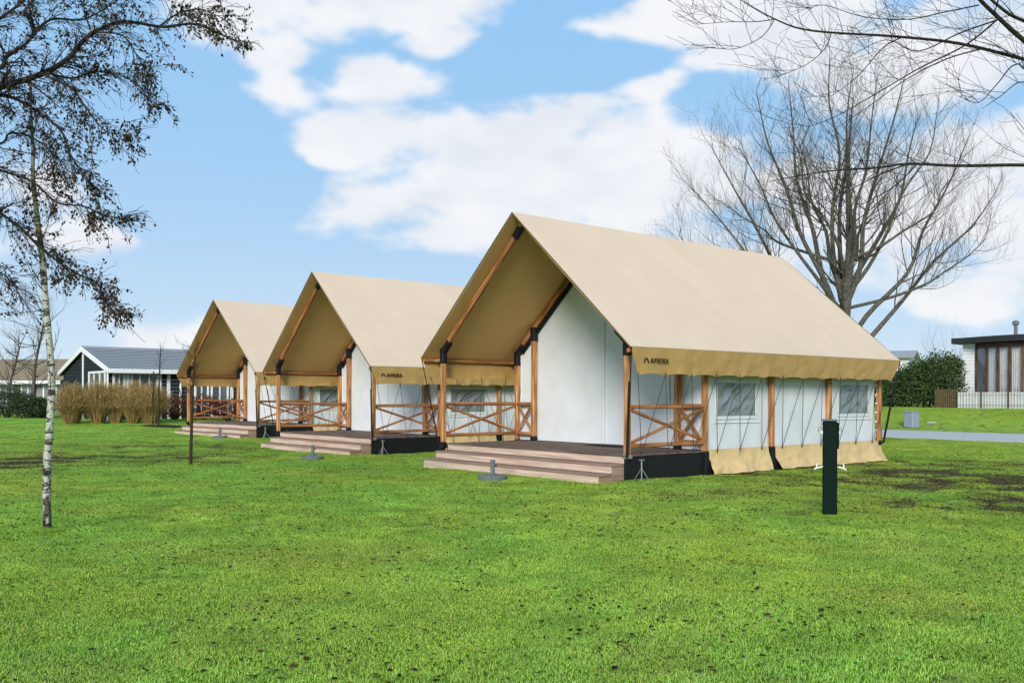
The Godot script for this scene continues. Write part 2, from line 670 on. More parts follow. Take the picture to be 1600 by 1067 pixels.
# ---------------------------------------------------------------- tent
func roof_y(x: float) -> float:
	return RH - (RH - EH) * absf(x) / (H + OV)


func make_tent(label: String) -> Node3D:
	var t := thing("safari_tent", label, "tent", Vector3.ZERO, 0.0, "safari tents in a row on the lawn")
	var wob := noise(0.9, 3, 5)
	# roof canvas: two slopes, sagging a little between the rafters
	var roof := MB.new()
	var lining := MB.new()
	for s in [-1.0, 1.0]:
		var rows := []
		for k in 15:
			var u := k / 14.0
			var row := PackedVector3Array()
			for j in 41:
				var zf := j / 40.0
				if s > 0:
					zf = 1.0 - zf
				var z := lerpf(OF, -(LEN + BACK), zf)
				var sag := sin(PI * u) * (0.022 + 0.020 * pow(sin(PI * z / BAY), 2.0)) + 0.008 * wob.get_noise_2d(z * 1.2, u * 4.0 + s) * sin(PI * u)
				row.append(Vector3(s * (H + OV) * u, RH - (RH - EH) * u - sag, z))
			rows.append(row)
		if s > 0:
			for r in rows.size():
				rows[r].reverse()
		else:
			rows.reverse()
		# rows run from the ridge to the eave; keep the outer face outwards
		roof.sheet(rows, 0.012)
		var inner := []
		for r in rows:
			var low := PackedVector3Array()
			for q in r:
				low.append(q + Vector3(-s * 0.010, -0.018, 0.0))
			inner.append(low)
		lining.sheet(inner, 0.006)
	var roof_part := put("roof", roof, M.roof_canvas, t)
	put("lining", lining, M.lining_canvas, roof_part)
	for z in [OF + 0.004, -(LEN + BACK) - 0.004]:
		var hem := MB.new()
		hem.tube(PackedVector3Array([Vector3(-(H + OV), EH - 0.012, z), Vector3(0, RH - 0.012, z), Vector3(H + OV, EH - 0.012, z)]), PackedFloat32Array([0.014, 0.014, 0.014]), 6)
		put("hem", hem, M.hem_canvas, roof_part)
	# valances
	for s in [-1.0, 1.0]:
		var val := MB.new()
		var rows := []
		for k in 9:
			var u := k / 8.0
			var row := PackedVector3Array()
			for j in 145:
				var z := lerpf(OF - 0.24 * u, -(LEN + BACK) + 0.28 * u, j / 144.0)
				var g := fposmod((0.10 - z) / 0.745, 1.0)          # 0 where a cord pulls
				var pull := pow(absf(cos(PI * g)), 6.0)
				var x := H + OV - 0.035 * u - 0.015 * pull * u + 0.012 * sin(z * 5.3 + u * 2.0) * u + 0.030 * wob.get_noise_2d(z * 2.4, u * 1.5 + 9.0 * s) * u * rise(-0.55, -1.2, z)
				var y := EH - 0.006 - 0.475 * u - 0.018 * pull * u * u + 0.012 * (1.0 - pull) * u * u
				row.append(Vector3(s * x, y, z))
			if s < 0:
				row.reverse()
			rows.append(row)
		rows.reverse()
		val.sheet(rows, 0.005)
		var vp := put("valance", val, M.valance_canvas, t)
		if s > 0:
			var word := holder("lettering", vp)
			var tm := TextMesh.new()
			var font := SystemFont.new()
			font.font_names = PackedStringArray(["Droid Sans"])
			font.font_weight = 700
			tm.font = font
			tm.text = "AFRIKA"
			tm.font_size = 32
			tm.pixel_size = 0.00385
			tm.depth = 0.004
			tm.horizontal_alignment = HORIZONTAL_ALIGNMENT_LEFT
			var lt := show_mesh("word", tm, M.ink, word)
			lt.rotation.y = PI / 2
			lt.position = Vector3(H + OV + 0.006, 2.215, -0.175)
			lt.scale = Vector3(1.16, 1.0, 1.0)
			var em := MB.new()
			em.beam(Vector3(H + OV + 0.006, 2.178, -0.005), Vector3(H + OV + 0.006, 2.262, -0.052), 0.003, 0.026, 0.0, Vector3.UP)
			em.beam(Vector3(H + OV + 0.006, 2.176, -0.128), Vector3(H + OV + 0.006, 2.264, -0.078), 0.003, 0.030, 0.0, Vector3.UP)
			put("emblem", em, M.ink, word)
	# front, side and back walls of white canvas
	var fw := MB.new()
	var frows := []
	for k in 25:
		var row := PackedVector3Array()
		var u := k / 24.0
		for j in 37:
			var x := lerpf(-(H - 0.07), H - 0.07, j / 36.0)
			var y := lerpf(DH + 0.012, roof_y(x) - 0.10, u)
			var z := -(BAY + 0.07) + 0.010 * wob.get_noise_2d(x * 1.6, y * 0.8) * sin(PI * u) + 0.012 * rise(0.05, 0.0, u)
			row.append(Vector3(x, y, z))
		frows.append(row)
	fw.sheet(frows, 0.006)
	var fpart := put("front_wall", fw, M.wall_canvas, t)
	var flap := MB.new()
	var drows := []
	for k in 21:
		var row := PackedVector3Array()
		var u := k / 20.0
		for j in 13:
			var x := lerpf(0.10, 1.95, j / 12.0)
			var y := lerpf(DH + 0.02, minf(3.3, roof_y(x) - 0.25), u)
			row.append(Vector3(x, y, -(BAY + 0.045) + 0.008 * wob.get_noise_2d(x * 2.0 + 7.0, y * 0.9)))
		drows.append(row)
	flap.sheet(drows, 0.006)
	put("door_flap", flap, M.wall_canvas, fpart)
	for q in [[0.03, 0.030], [0.125, 0.022]]:
		var strip := MB.new()
		var srows := []
		for k in 13:
			var y := lerpf(DH + 0.02, roof_y(0.1) - 0.9, k / 12.0)
			var z: float = -(BAY + 0.032) + 0.004 * sin(y * 4.0)
			srows.append(PackedVector3Array([Vector3(q[0] - q[1] * 1.4, y, z - 0.012), Vector3(q[0], y, z + 0.004), Vector3(q[0] + q[1] * 1.4, y, z - 0.012)]))
		strip.sheet(srows, 0.004)
		put("zip_strip", strip, M.wall_canvas, fpart)
	for s in [-1.0, 1.0]:
		var wall := holder("side_wall", t)
		for b in range(1, 4):
			var z0 := -BAY * b - (0.05 if b == 1 else 0.0)
			var z1 := -BAY * (b + 1) + (0.10 if b == 3 else 0.0)
			var windowed := b != 2
			var wz0 := -2.68 if b == 1 else -7.20
			var wz1 := -3.97 if b == 1 else -8.50
			# canvas panel with an opening where there is a window
			var pane_rects := [[z0, z1, DH + 0.01, 2.66]]
			if windowed:
				pane_rects = [[z0, wz0, DH + 0.01, 2.66], [wz1, z1, DH + 0.01, 2.66], [wz0, wz1, DH + 0.01, 1.16], [wz0, wz1, 1.86, 2.66]]
			var panel := MB.new()
			for q in pane_rects:
				var rows := []
				var nr := maxi(3, int((q[3] - q[2]) / 0.10))
				var nc := maxi(3, int(absf(q[1] - q[0]) / 0.10))
				for k in nr + 1:
					var row := PackedVector3Array()
					for j in nc + 1:
						var z := lerpf(q[0], q[1], float(j) / nc)
						var y := lerpf(q[2], q[3], float(k) / nr)
						row.append(Vector3(s * (H - 0.065 + 0.014 * wob.get_noise_2d(z * 1.4 + 3.0 * s, y * 0.9)), y, z))
					if s < 0:
						row.reverse()
					rows.append(row)
				panel.sheet(rows, 0.006)
			put("canvas_panel", panel, M.wall_canvas, wall)
			if windowed:
				var win := holder("window", t)
				var fr := MB.new()
				var x: float = s * (H - 0.052)
				var bw := 0.07
				fr.box(Transform3D(Basis(), Vector3(x, 1.16 - bw * 0.5 + 0.01, (wz0 + wz1) * 0.5)), Vector3(0.012, bw, wz0 - wz1 + 0.12), 0.004)
				fr.box(Transform3D(Basis(), Vector3(x, 1.86 + bw * 0.5 - 0.01, (wz0 + wz1) * 0.5)), Vector3(0.012, bw, wz0 - wz1 + 0.12), 0.004)
				for zz in [wz0 + 0.025, wz1 - 0.025]:
					fr.box(Transform3D(Basis(), Vector3(x, 1.51, zz)), Vector3(0.0125, 0.66, 0.07), 0.004)
				put("frame", fr, M.wall_canvas, win)
				var flapline := MB.new()
				flapline.beam(Vector3(s * (H - 0.050), 1.04, wz0 + 0.11), Vector3(s * (H - 0.050), 1.03, wz1 - 0.20), 0.012, 0.022, 0.004)
				put("flap_roll", flapline, M.wall_canvas, win)
				var film := MB.new()
				var rows := []
				for k in 23:
					var row := PackedVector3Array()
					for j in 41:
						var z := lerpf(wz0 + 0.005, wz1 - 0.005, j / 40.0)
						var y := lerpf(1.155, 1.865, k / 22.0)
						var e := sin(PI * j / 40.0) * sin(PI * k / 22.0)
						var dgn := (z - wz0) * 0.75 + (y - 1.16) * 0.95
						var fold := 0.030 * sin(dgn * 15.0 + 2.5 * wob.get_noise_2d(z * 2.5, y * 2.5)) + 0.045 * wob.get_noise_2d(dgn * 6.0, (y - z) * 1.2 + b)
						row.append(Vector3(s * (H - 0.066 + fold * e), y, z))
					if s < 0:
						row.reverse()
					rows.append(row)
				film.sheet(rows, 0.003)
				put("film_pane", film, M.window_film, win)
	var bw2 := MB.new()
	var brows := []
	for k in 7:
		var row := PackedVector3Array()
		for j in 13:
			var x := lerpf(H - 0.07, -(H - 0.07), j / 12.0)
			row.append(Vector3(x, lerpf(DH + 0.01, roof_y(x) - 0.08, k / 6.0), -(LEN - 0.13)))
		brows.append(row)
	bw2.sheet(brows, 0.006)
	put("back_wall", bw2, M.wall_canvas, t)
	# lacing tabs down the rear corner
	for k in 7:
		one_box("lacing_tab", t, M.white_trim, Vector3(H - 0.02, 0.75 + 0.22 * k, -(LEN - 0.10)), Vector3(0.05, 0.035, 0.03), 0.008)
	# posts, feet, brackets and outriggers
	for s in [-1.0, 1.0]:
		for b in 5:
			var z := -BAY * b
			if b == 4:
				z += 0.0
			var foot_top := DH
			if b == 1 and s > 0:
				foot_top = DH - 0.02
			one_beam("post", t, M.post_wood, Vector3(s * H, foot_top + 0.001, z), Vector3(s * H, 2.40, z), 0.115, 0.115, 0.02)
			if not (b == 0 and s > 0):
				var base := 0.36 if b == 0 else 0.0
				if b == 4:
					base = 0.40
				one_box("post_foot", t, M.black_steel, Vector3(s * H, (base + foot_top) * 0.5, z), Vector3(0.128, foot_top - base, 0.128), 0.008)
				if b == 4 or b == 0:
					one_box("foot_stay", t, M.black_steel, Vector3(s * (H - 0.05), base * 0.5 - 0.05, z), Vector3(0.05, base + 0.098, 0.05), 0.006)
			else:
				one_box("post_foot", t, M.steel, Vector3(s * H, DH - 0.03, z), Vector3(0.14, 0.075, 0.14), 0.008)
			var br := MB.new()
			br.box(Transform3D(Basis(), Vector3(s * H, 2.49, z)), Vector3(0.135, 0.36, 0.135), 0.012)
			var k := Basis(Vector3(0, 0, 1), -s * atan2(RH - EH, H + OV))
			br.box(Transform3D(k, Vector3(s * (H - 0.13), 2.70, z)), Vector3(0.34, 0.13, 0.13), 0.012)
			put("bracket", br, M.black_steel, t)
			one_beam("outrigger", t, M.post_wood, Vector3(s * (H + 0.06), 2.40, z), Vector3(s * (H + OV - 0.06), 2.385, z), 0.07, 0.07, 0.012)
		# inner posts at the back of the porch
		var xi: float = s * (H - INN)
		one_beam("post", t, M.post_wood, Vector3(xi, DH + 0.10, -BAY + 0.04), Vector3(xi, roof_y(xi) - 0.42, -BAY + 0.04), 0.12, 0.12, 0.02)
		one_box("post_foot", t, M.black_steel, Vector3(xi, DH + 0.05, -BAY + 0.04), Vector3(0.13, 0.10, 0.13), 0.008)
		one_box("bracket", t, M.black_steel, Vector3(xi, roof_y(xi) - 0.33, -BAY + 0.04), Vector3(0.14, 0.34, 0.14), 0.012)
	# rafters and poles
	for z in [0.0, -BAY, -LEN]:
		for s in [-1.0, 1.0]:
			var nrm := Vector3(s * (RH - EH), H + OV, 0).normalized()
			var a := Vector3(s * H, roof_y(H), z) - nrm * 0.12
			var e := Vector3(s * 0.10, roof_y(0.10), z) - nrm * 0.12
			one_beam("rafter", t, M.rail_wood, a, e, 0.09, 0.12, 0.015)
			if z == -BAY:
				one_beam("rafter_track", t, M.black_steel, a - nrm * 0.10 + Vector3(0, 0, -0.03), e - nrm * 0.10 + Vector3(0, 0, -0.03), 0.05, 0.11, 0.008)
			var br := MB.new()
			var k := Basis(Vector3(0, 0, 1), -s * atan2(RH - EH, H + OV))
			br.box(Transform3D(k, Vector3(s * 0.27, roof_y(0.27), z) - nrm * 0.12), Vector3(0.36, 0.145, 0.115), 0.012)
			put("ridge_bracket", br, M.black_steel, t)
	one_beam("ridge_pole", t, M.rail_wood, Vector3(0, RH - 0.22, 0.15), Vector3(0, RH - 0.22, -LEN), 0.09, 0.11, 0.015)
	for s in [-1.0, 1.0]:
		var p := MB.new()
		p.rod(Vector3(s * (H + OV - 0.075), EH - 0.062, OF - 0.02), Vector3(s * (H + OV - 0.075), EH - 0.062, -(LEN + BACK - 0.02)), 0.045, 10)
		put("eave_pole", p, M.rail_wood, t)
	# deck: planks across the porch, slab under the room, black boarded sides
	var deck := holder("deck", t)
	var x0 := -H + 0.25
	var x1 := H + 0.02
	var zf := 0.085
	var k2 := 0
	while zf > -BAY - 0.05:
		var pl := MB.new()
		pl.box(Transform3D(Basis(Vector3(0, 0, -1), Vector3(0, 1, 0), Vector3(1, 0, 0)), Vector3((x0 + x1) * 0.5, DH - 0.014 + 0.0012 * sin(k2 * 2.7), zf - 0.07)), Vector3(0.136, 0.028, x1 - x0), 0.005, Vector2(k2 * 0.37, k2 * 0.73))
		put("plank", pl, M.deck_wood, deck)
		zf -= 0.142
		k2 += 1
	one_box("floor_slab", deck, M.black_board, Vector3(0, DH - 0.06, -(BAY + LEN) * 0.5), Vector3(2 * H - 0.20, 0.10, LEN - BAY - 0.1), 0.01)
	for s in [-1.0, 1.0]:
		for q in [[0.05, -BAY + 0.06], [-BAY - 0.07, -LEN + 0.1]]:
			one_box("side_board", deck, M.black_board, Vector3(s * (H - 0.02) + (0.22 if s < 0 and q[0] > 0 else 0.0), (DH - 0.035) * 0.5 - 0.06, (q[0] + q[1]) * 0.5), Vector3(0.06, DH - 0.035 + 0.12, absf(q[1] - q[0])), 0.006)
	one_box("back_board", deck, M.black_board, Vector3(0, (DH - 0.035) * 0.5 - 0.06, -LEN + 0.06), Vector3(2 * H - 0.1, DH + 0.08, 0.06), 0.006)
	# steps: three risers of pale boards, two treads
	var third := DH / 3.0
	for k in 3:
		var st := holder("step", t)
		var zr := 0.05 + 0.33 * k            # plane of this riser
		var top := DH - 0.03 - third * k
		var xa := x0 + 0.02
		var xb := x1 - 0.05
		var bot := top - third + 0.035 if k < 2 else -0.05
		var rb := MB.new()
		rb.box(Transform3D(Basis(Vector3(0, 0, -1), Vector3(0, 1, 0), Vector3(1, 0, 0)), Vector3((xa + xb) * 0.5, (top + bot) * 0.5, zr)), Vector3(0.035, top - bot, xb - xa), 0.006, Vector2(k * 0.9, k * 0.31))
		put("riser_board", rb, M.step_wood, st)
		if k > 0:
			for j in 3:
				var tb := MB.new()
				tb.box(Transform3D(Basis(Vector3(0, 0, -1), Vector3(0, 1, 0), Vector3(1, 0, 0)), Vector3((xa + xb) * 0.5, top + 0.0155, zr + 0.035 - 0.058 - 0.115 * j)), Vector3(0.110, 0.03, xb - xa + 0.03), 0.005, Vector2(k * 0.5 + j * 0.21, j * 0.83))
				put("tread_board", tb, M.step_side_wood, st)
			for x in [xa + 0.02, xb - 0.02]:
				one_box("side_panel", st, M.step_side_wood, Vector3(x, (top - 0.06) * 0.5, zr - 0.185), Vector3(0.034, top + 0.058, 0.325), 0.004)
	# railings
	for s in [-1.0, 1.0]:
		for q in [[Vector3(s * H, 0, -0.05), Vector3(s * H, 0, -BAY + 0.05)], [Vector3(s * (H - 0.05), 0, -BAY + 0.04), Vector3(s * (H - INN + 0.055), 0, -BAY + 0.04)]]:
			var r := holder("railing", t)
			var a: Vector3 = q[0]
			var b: Vector3 = q[1]
			var d := (b - a).normalized()
			one_beam("top_rail", r, M.rail_wood, a + Vector3.UP * (DH + 0.885), b + Vector3.UP * (DH + 0.885), 0.075, 0.085, 0.02)
			one_beam("bottom_rail", r, M.rail_wood, a + Vector3.UP * (DH + 0.165), b + Vector3.UP * (DH + 0.165), 0.07, 0.08, 0.02)
			var side := d.cross(Vector3.UP) * 0.012
			one_beam("brace", r, M.rail_wood, a + d * 0.03 + side + Vector3.UP * (DH + 0.22), b - d * 0.03 + side + Vector3.UP * (DH + 0.83), 0.045, 0.06, 0.015)
			one_beam("brace", r, M.rail_wood, a + d * 0.03 - side + Vector3.UP * (DH + 0.83), b - d * 0.03 - side + Vector3.UP * (DH + 0.22), 0.045, 0.06, 0.015)
	# canvas skirts pegged outwards below the side walls
	for s in [-1.0, 1.0]:
		for q in [[-BAY - 0.09, -2.0 * BAY + 0.12], [-2.0 * BAY - 0.12, -LEN + 0.02]]:
			var sk := MB.new()
			var rows := []
			var n := int(absf(q[1] - q[0]) / 0.06)
			for k in 9:
				var u := k / 8.0
				var row := PackedVector3Array()
				for j in n + 1:
					var f := float(j) / n
					var z := lerpf(q[0] + 0.02 * u, q[1] - 0.03 * u - (0.16 * u if q[1] < -8.0 else -0.06 * u), f)
					var g := fposmod((-0.334 - z) / 0.745, 1.0)
					var pull := pow(absf(cos(PI * g)), 8.0)
					var drape := 0.085 * wob.get_noise_2d(z * 2.2 + 5.0, u * 2.0) + 0.030 * sin(z * 6.0 + u * 3.0)
					var x := H + 0.01 + 0.02 * pull * (1.0 - u) + 0.17 * pow(u, 1.6) + drape * u
					row.append(Vector3(s * x, DH + 0.015 - (DH - 0.01) * u + 0.012 * pull * (1.0 - u) + 0.04 * u * wob.get_noise_2d(z * 1.1, 3.0), z))
				if s < 0:
					row.reverse()
				rows.append(row)
			rows.reverse()
			sk.sheet(rows, 0.005)
			put("skirt", sk, M.skirt_canvas, t)
	# shock cords from the valance down to the deck edge
	for s in [-1.0, 1.0]:
		for k in 12:
			var top := Vector3(s * (H + OV - 0.045), EH - 0.48, 0.10 - 0.745 * k)
			if k < 12:
				var low := Vector3(s * (H + 0.045), DH - 0.01, -0.334 - 0.745 * k)
				if low.z > -LEN + 0.1:
					var cd := MB.new()
					cd.rod(top, low, 0.0065, 5)
					cd.rod(Vector3(s * (H + OV - 0.045), EH - 0.48, 0.10 - 0.745 * (k + 1)), low, 0.0065, 5)
					cd.rod(low + Vector3(0, 0.02, 0), low - Vector3(0, 0.035, 0), 0.013, 6)
					cd.rod(top + Vector3(0, 0.035, 0), top - Vector3(0, 0.02, 0), 0.013, 6)
					put("cord", cd, M.cord, t)
	# black straps at the four roof corners
	for s in [-1.0, 1.0]:
		for z in [[OF - 0.01, 0.07], [-(LEN + BACK) + 0.01, -LEN - 0.09]]:
			var sp := MB.new()
			sp.rod(Vector3(s * (H + OV + 0.01), EH - 0.01, z[0]), Vector3(s * (H + 0.08), DH - 0.05, z[1]), 0.012, 6)
			sp.rod(Vector3(s * (H + OV - 0.12), EH - 0.62, lerpf(z[0], z[1], 0.30)), Vector3(s * (H + 0.065), DH - 0.05, z[1] + 0.02), 0.016, 6)
			put("strap", sp, M.black_strap, t)
	return t


func make_parasol_base(label: String, at: Vector3) -> Node3D:
	var t := thing("parasol_base", label, "parasol base", at, 0.3, "parasol bases in front of the tents")
	var a := MB.new()
	a.lathe(Vector3.ZERO, [Vector2(0.0, -0.02), Vector2(0.27, -0.02), Vector2(0.275, 0.045), Vector2(0.262, 0.062), Vector2(0.06, 0.085), Vector2(0.05, 0.10)], 32)
	put("foot_plate", a, M.grey_plastic, t)
	var b := MB.new()
	b.lathe(Vector3.ZERO, [Vector2(0.042, 0.08), Vector2(0.040, 0.30), Vector2(0.048, 0.305), Vector2(0.048, 0.345), Vector2(0.030, 0.35), Vector2(0.028, 0.28)], 20)
	put("tube", b, M.grey_plastic, t)
	var k := MB.new()
	k.rod(Vector3(0.04, 0.24, 0), Vector3(0.085, 0.24, 0), 0.014, 8)
	put("clamp_screw", k, M.black_steel, t)
	return t


func make_tripod(label: String, at: Vector3, turn: float) -> Node3D:
	var t := thing("ground_tripod", label, "tripod", at, turn, "small steel tripods beside the decks")
	for k in 3:
		var an := TAU * k / 3.0
		var leg := MB.new()
		leg.rod(Vector3(cos(an) * 0.175, -0.02, sin(an) * 0.175), Vector3(cos(an) * 0.012, 0.22, sin(an) * 0.012), 0.010, 6)
		put("leg", leg, M.steel, t)
	var c := MB.new()
	c.rod(Vector3(0, -0.02, 0), Vector3(0, 0.37, 0), 0.015, 8)
	put("stem", c, M.steel, t)
	one_box("head", t, M.grey_plastic, Vector3(0, 0.385, 0), Vector3(0.10, 0.03, 0.06), 0.008)
	return t


# ---------------------------------------------------------------- trees
func curve(pts: Array, step := 4) -> PackedVector3Array:
	var out := PackedVector3Array()
	for k in pts.size() - 1:
		var a: Vector3 = pts[maxi(k - 1, 0)]
		var b: Vector3 = pts[k]
		var d: Vector3 = pts[k + 1]
		var e: Vector3 = pts[mini(k + 2, pts.size() - 1)]
		for j in step:
			out.append(b.cubic_interpolate(d, a, e, float(j) / step))
	out.append(pts[-1])
	return out


func taper(n: int, r0: float, r1: float, power := 1.0) -> PackedFloat32Array:
	var out := PackedFloat32Array()
	for k in n:
		out.append(lerpf(r0, r1, pow(float(k) / (n - 1), power)))
	return out


func rand_dir() -> Vector3:
	var d := Vector3(rng.randf_range(-1, 1), rng.randf_range(-1, 1), rng.randf_range(-1, 1))
	return d.normalized() if d.length() > 0.05 else Vector3.UP


# a shoot with side shoots; up bends it skywards (or down when negative); leaves are collected as [place, direction]
func shoot(mb: MB, p: Vector3, dir: Vector3, length: float, r: float, level: int, up: float, wiggle: float, spread: float, many: float, leaves: Array) -> void:
	var n := 5 if level > 0 else 4
	var pts := PackedVector3Array([p])
	var rad := PackedFloat32Array([r])
	var q := p
	for k in n:
		dir = (dir + rand_dir() * wiggle + Vector3.UP * up).normalized()
		q += dir * length / n
		pts.append(q)
		rad.append(maxf(lerpf(r, r * 0.30, (k + 1.0) / n), 0.0022))
		if level > 0:
			var kids := int(many) + (1 if rng.randf() < many - int(many) else 0)
			for j in kids:
				var axis := dir.cross(rand_dir()).normalized()
				var d2 := dir.rotated(axis, spread * rng.randf_range(0.6, 1.3))
				shoot(mb, q - dir * length / n * rng.randf(), d2, length * rng.randf_range(0.35, 0.62), maxf(rad[-1] * 0.55, 0.0025), level - 1, up, wiggle, spread, many, leaves)
		elif leaves.size() < 40000:
			leaves.append([q, dir])
	mb.tube(pts, rad, 5 if r > 0.02 else 3, false)


func bare_tree() -> void:
	var t := thing("bare_tree", "big leafless many-stemmed tree standing behind the nearest tent", "tree", Vector3(12.15, 0, -34.0))
	rng.seed = 401
	var trunk := MB.new()
	var tp := curve([Vector3(0, -0.2, 0), Vector3(0.02, 1.6, 0), Vector3(0.05, 3.3, 0), Vector3(0.2, 5.0, 0.05), Vector3(0.35, 7.2, 0.1), Vector3(0.30, 10.0, 0.0), Vector3(0.45, 12.6, 0.1)])
	var rr := taper(tp.size(), 0.42, 0.012, 0.95)
	rr[0] = 0.62
	rr[1] = 0.52
	trunk.tube(tp, rr, 12)
	put("trunk", trunk, M.grey_bark, t)
	var crown := MB.new()
	var none := []
	none.resize(40001)
	# fork height, end offset x, y, z, bow (how far it swings out before it rises), radius
	var limbs := [
		[2.4, -5.5, 9.3, 0.5, 0.30, 0.095], [2.2, -4.6, 11.2, -0.7, 0.30, 0.105], [2.6, -3.3, 12.6, 0.9, 0.25, 0.11], [2.5, -1.9, 13.5, -0.8, 0.18, 0.12],
		[3.4, -0.8, 13.9, 1.2, 0.15, 0.10], [3.6, 0.9, 13.9, -1.3, 0.15, 0.10], [2.9, 2.1, 13.3, 0.7, 0.20, 0.115], [2.7, 3.4, 12.3, -0.9, 0.25, 0.11],
		[2.5, 4.6, 11.0, 0.6, 0.28, 0.10], [1.9, 5.9, 9.4, -0.2, 0.10, 0.105], [4.3, 5.2, 7.3, 0.9, 0.60, 0.06], [3.6, -5.9, 7.6, -0.4, 0.55, 0.065],
		[3.8, 0.4, 12.4, 3.0, 0.3, 0.09], [3.8, -0.6, 11.9, -3.1, 0.3, 0.09], [4.4, -2.4, 10.8, 2.5, 0.35, 0.075], [4.4, 2.6, 10.6, -2.6, 0.35, 0.075], [4.8, 3.5, 9.4, 2.3, 0.45, 0.06], [4.8, -3.7, 9.3, -2.2, 0.45, 0.06],
		[3.0, -4.2, 10.4, 1.2, 0.3, 0.075], [3.4, 2.9, 11.6, 1.6, 0.3, 0.075],
	]
	for q in limbs:
		var e := Vector3(q[1], q[2], q[3])
		var fork: float = q[0] + (1.7 if absf(e.x) < 4.2 else 0.5)
		var a := Vector3(0.05 * fork / 3.0, fork, 0)
		var out := Vector3(e.x, 0, e.z)
		var pts := [a]
		for k in range(1, 6):
			var u := k / 5.0
			var p: Vector3 = a.lerp(e, u) + out * (0.22 * q[4]) * sin(PI * u) + Vector3(rng.randf_range(-1, 1), 0, rng.randf_range(-1, 1)) * 0.24 - Vector3.UP * 0.10 * q[4] * sin(PI * u) * e.length() * 0.3
			pts.append(p)
		var path := curve(pts, 4)
		var lm := MB.new()
		var rad := taper(path.size(), q[5] * 1.15, 0.012, 0.85)
		lm.tube(path, rad, 8)
		put("limb", lm, M.grey_bark, t)
		for k in range(7, path.size()):
			var d := (path[k] - path[k - 1]).normalized()
			var kids := 2 if k % 3 == 0 else 1
			for j in kids:
				var axis := d.cross(rand_dir()).normalized()
				var d2 := d.rotated(axis, rng.randf_range(0.5, 1.1))
				var frac := float(k) / path.size()
				shoot(crown, path[k], d2, rng.randf_range(1.5, 2.6) * (1.15 - 0.5 * frac), maxf(rad[k] * 0.38, 0.011), 2, 0.17, 0.16, 0.75, 1.05, none)
	for k in range(10, tp.size()):
		for j in 2:
			shoot(crown, tp[k], (rand_dir() + Vector3.UP * 0.6).normalized(), rng.randf_range(1.4, 2.4), maxf(rr[k] * 0.3, 0.014), 2, 0.16, 0.13, 0.62, 1.0, none)
	put("crown", crown, M.grey_bark, t)


func limb_tree(called: String, label: String, trunk_pts: Array, r0: float, r1: float, limbs: Array, bark: Material, seed_: int, up: float, dens: float, len_: float, leafy: bool, level: int) -> void:
	var base: Vector3 = trunk_pts[0]
	var t := thing(called, label, "tree", base)
	rng.seed = seed_
	var trunk := MB.new()
	var loc := []
	for p in trunk_pts:
		loc.append(p - base)
	loc[0] = loc[0] - Vector3(0, 0.25, 0)
	var tp := curve(loc, 5)
	var rr := taper(tp.size(), r0, r1)
	rr[0] = r0 * 1.35
	trunk.tube(tp, rr, 12)
	put("trunk", trunk, bark, t)
	var crown := MB.new()
	var leaves := []
	for q in limbs:
		var pts := []
		for p in q[2]:
			pts.append(p - base)
		# the limb grows out of the nearest place on the trunk
		if q.size() > 3:
			var best := tp[0]
			for p in tp:
				if p.distance_to(pts[0]) < best.distance_to(pts[0]):
					best = p
			pts.push_front(best)
		var path := curve(pts, 5)
		var lm := MB.new()
		var rad := taper(path.size(), q[0], q[1])
		lm.tube(path, rad, 7)
		put("limb", lm, bark, t)
		for k in range(2 if q.size() <= 3 else 5, path.size()):
			var d := (path[k] - path[k - 1]).normalized()
			var kids := int(dens) + (1 if rng.randf() < dens - int(dens) else 0)
			for j in kids:
				var axis := d.cross(rand_dir()).normalized()
				var d2 := d.rotated(axis, rng.randf_range(0.35, 1.0))
				if not leafy and d2.y < 0.0:
					d2.y *= -0.4
				shoot(crown, path[k], d2, len_ * rng.randf_range(0.5, 1.15) * (1.15 - 0.6 * k / path.size()), maxf(rad[k] * 0.35, 0.004), level, up, 0.20, 0.65, 1.0, leaves)
		leaves.append([path[-1], (path[-1] - path[-2]).normalized()])
	put("twigs", crown, bark, t)
	if leafy:
		var lv := MB.new()
		var clump := noise(0.9, 2, seed_ + 3)
		for e in leaves:
			var p: Vector3 = e[0]
			if clump.get_noise_3dv(p * 3.2) < 0.04:
				continue
			var cnt := rng.randi_range(0, 3)
			for k in cnt:
				var d: Vector3 = (rand_dir() * 0.9 + Vector3.DOWN * 0.7 + e[1] * 0.4).normalized()
				var sd := d.cross(rand_dir()).normalized()
				var g := rng.randf_range(0.6, 1.4)
				lv.tint = Color(0.062 * g, 0.042 * g, 0.030 * g) if rng.randf() < 0.7 else Color(0.044 * g, 0.046 * g, 0.026 * g)
				lv.leaf(p + rand_dir() * 0.03, d, sd, rng.randf_range(0.024, 0.056), rng.randf_range(0.016, 0.036))
		put("leaves", lv, M.dead_leaf, t)


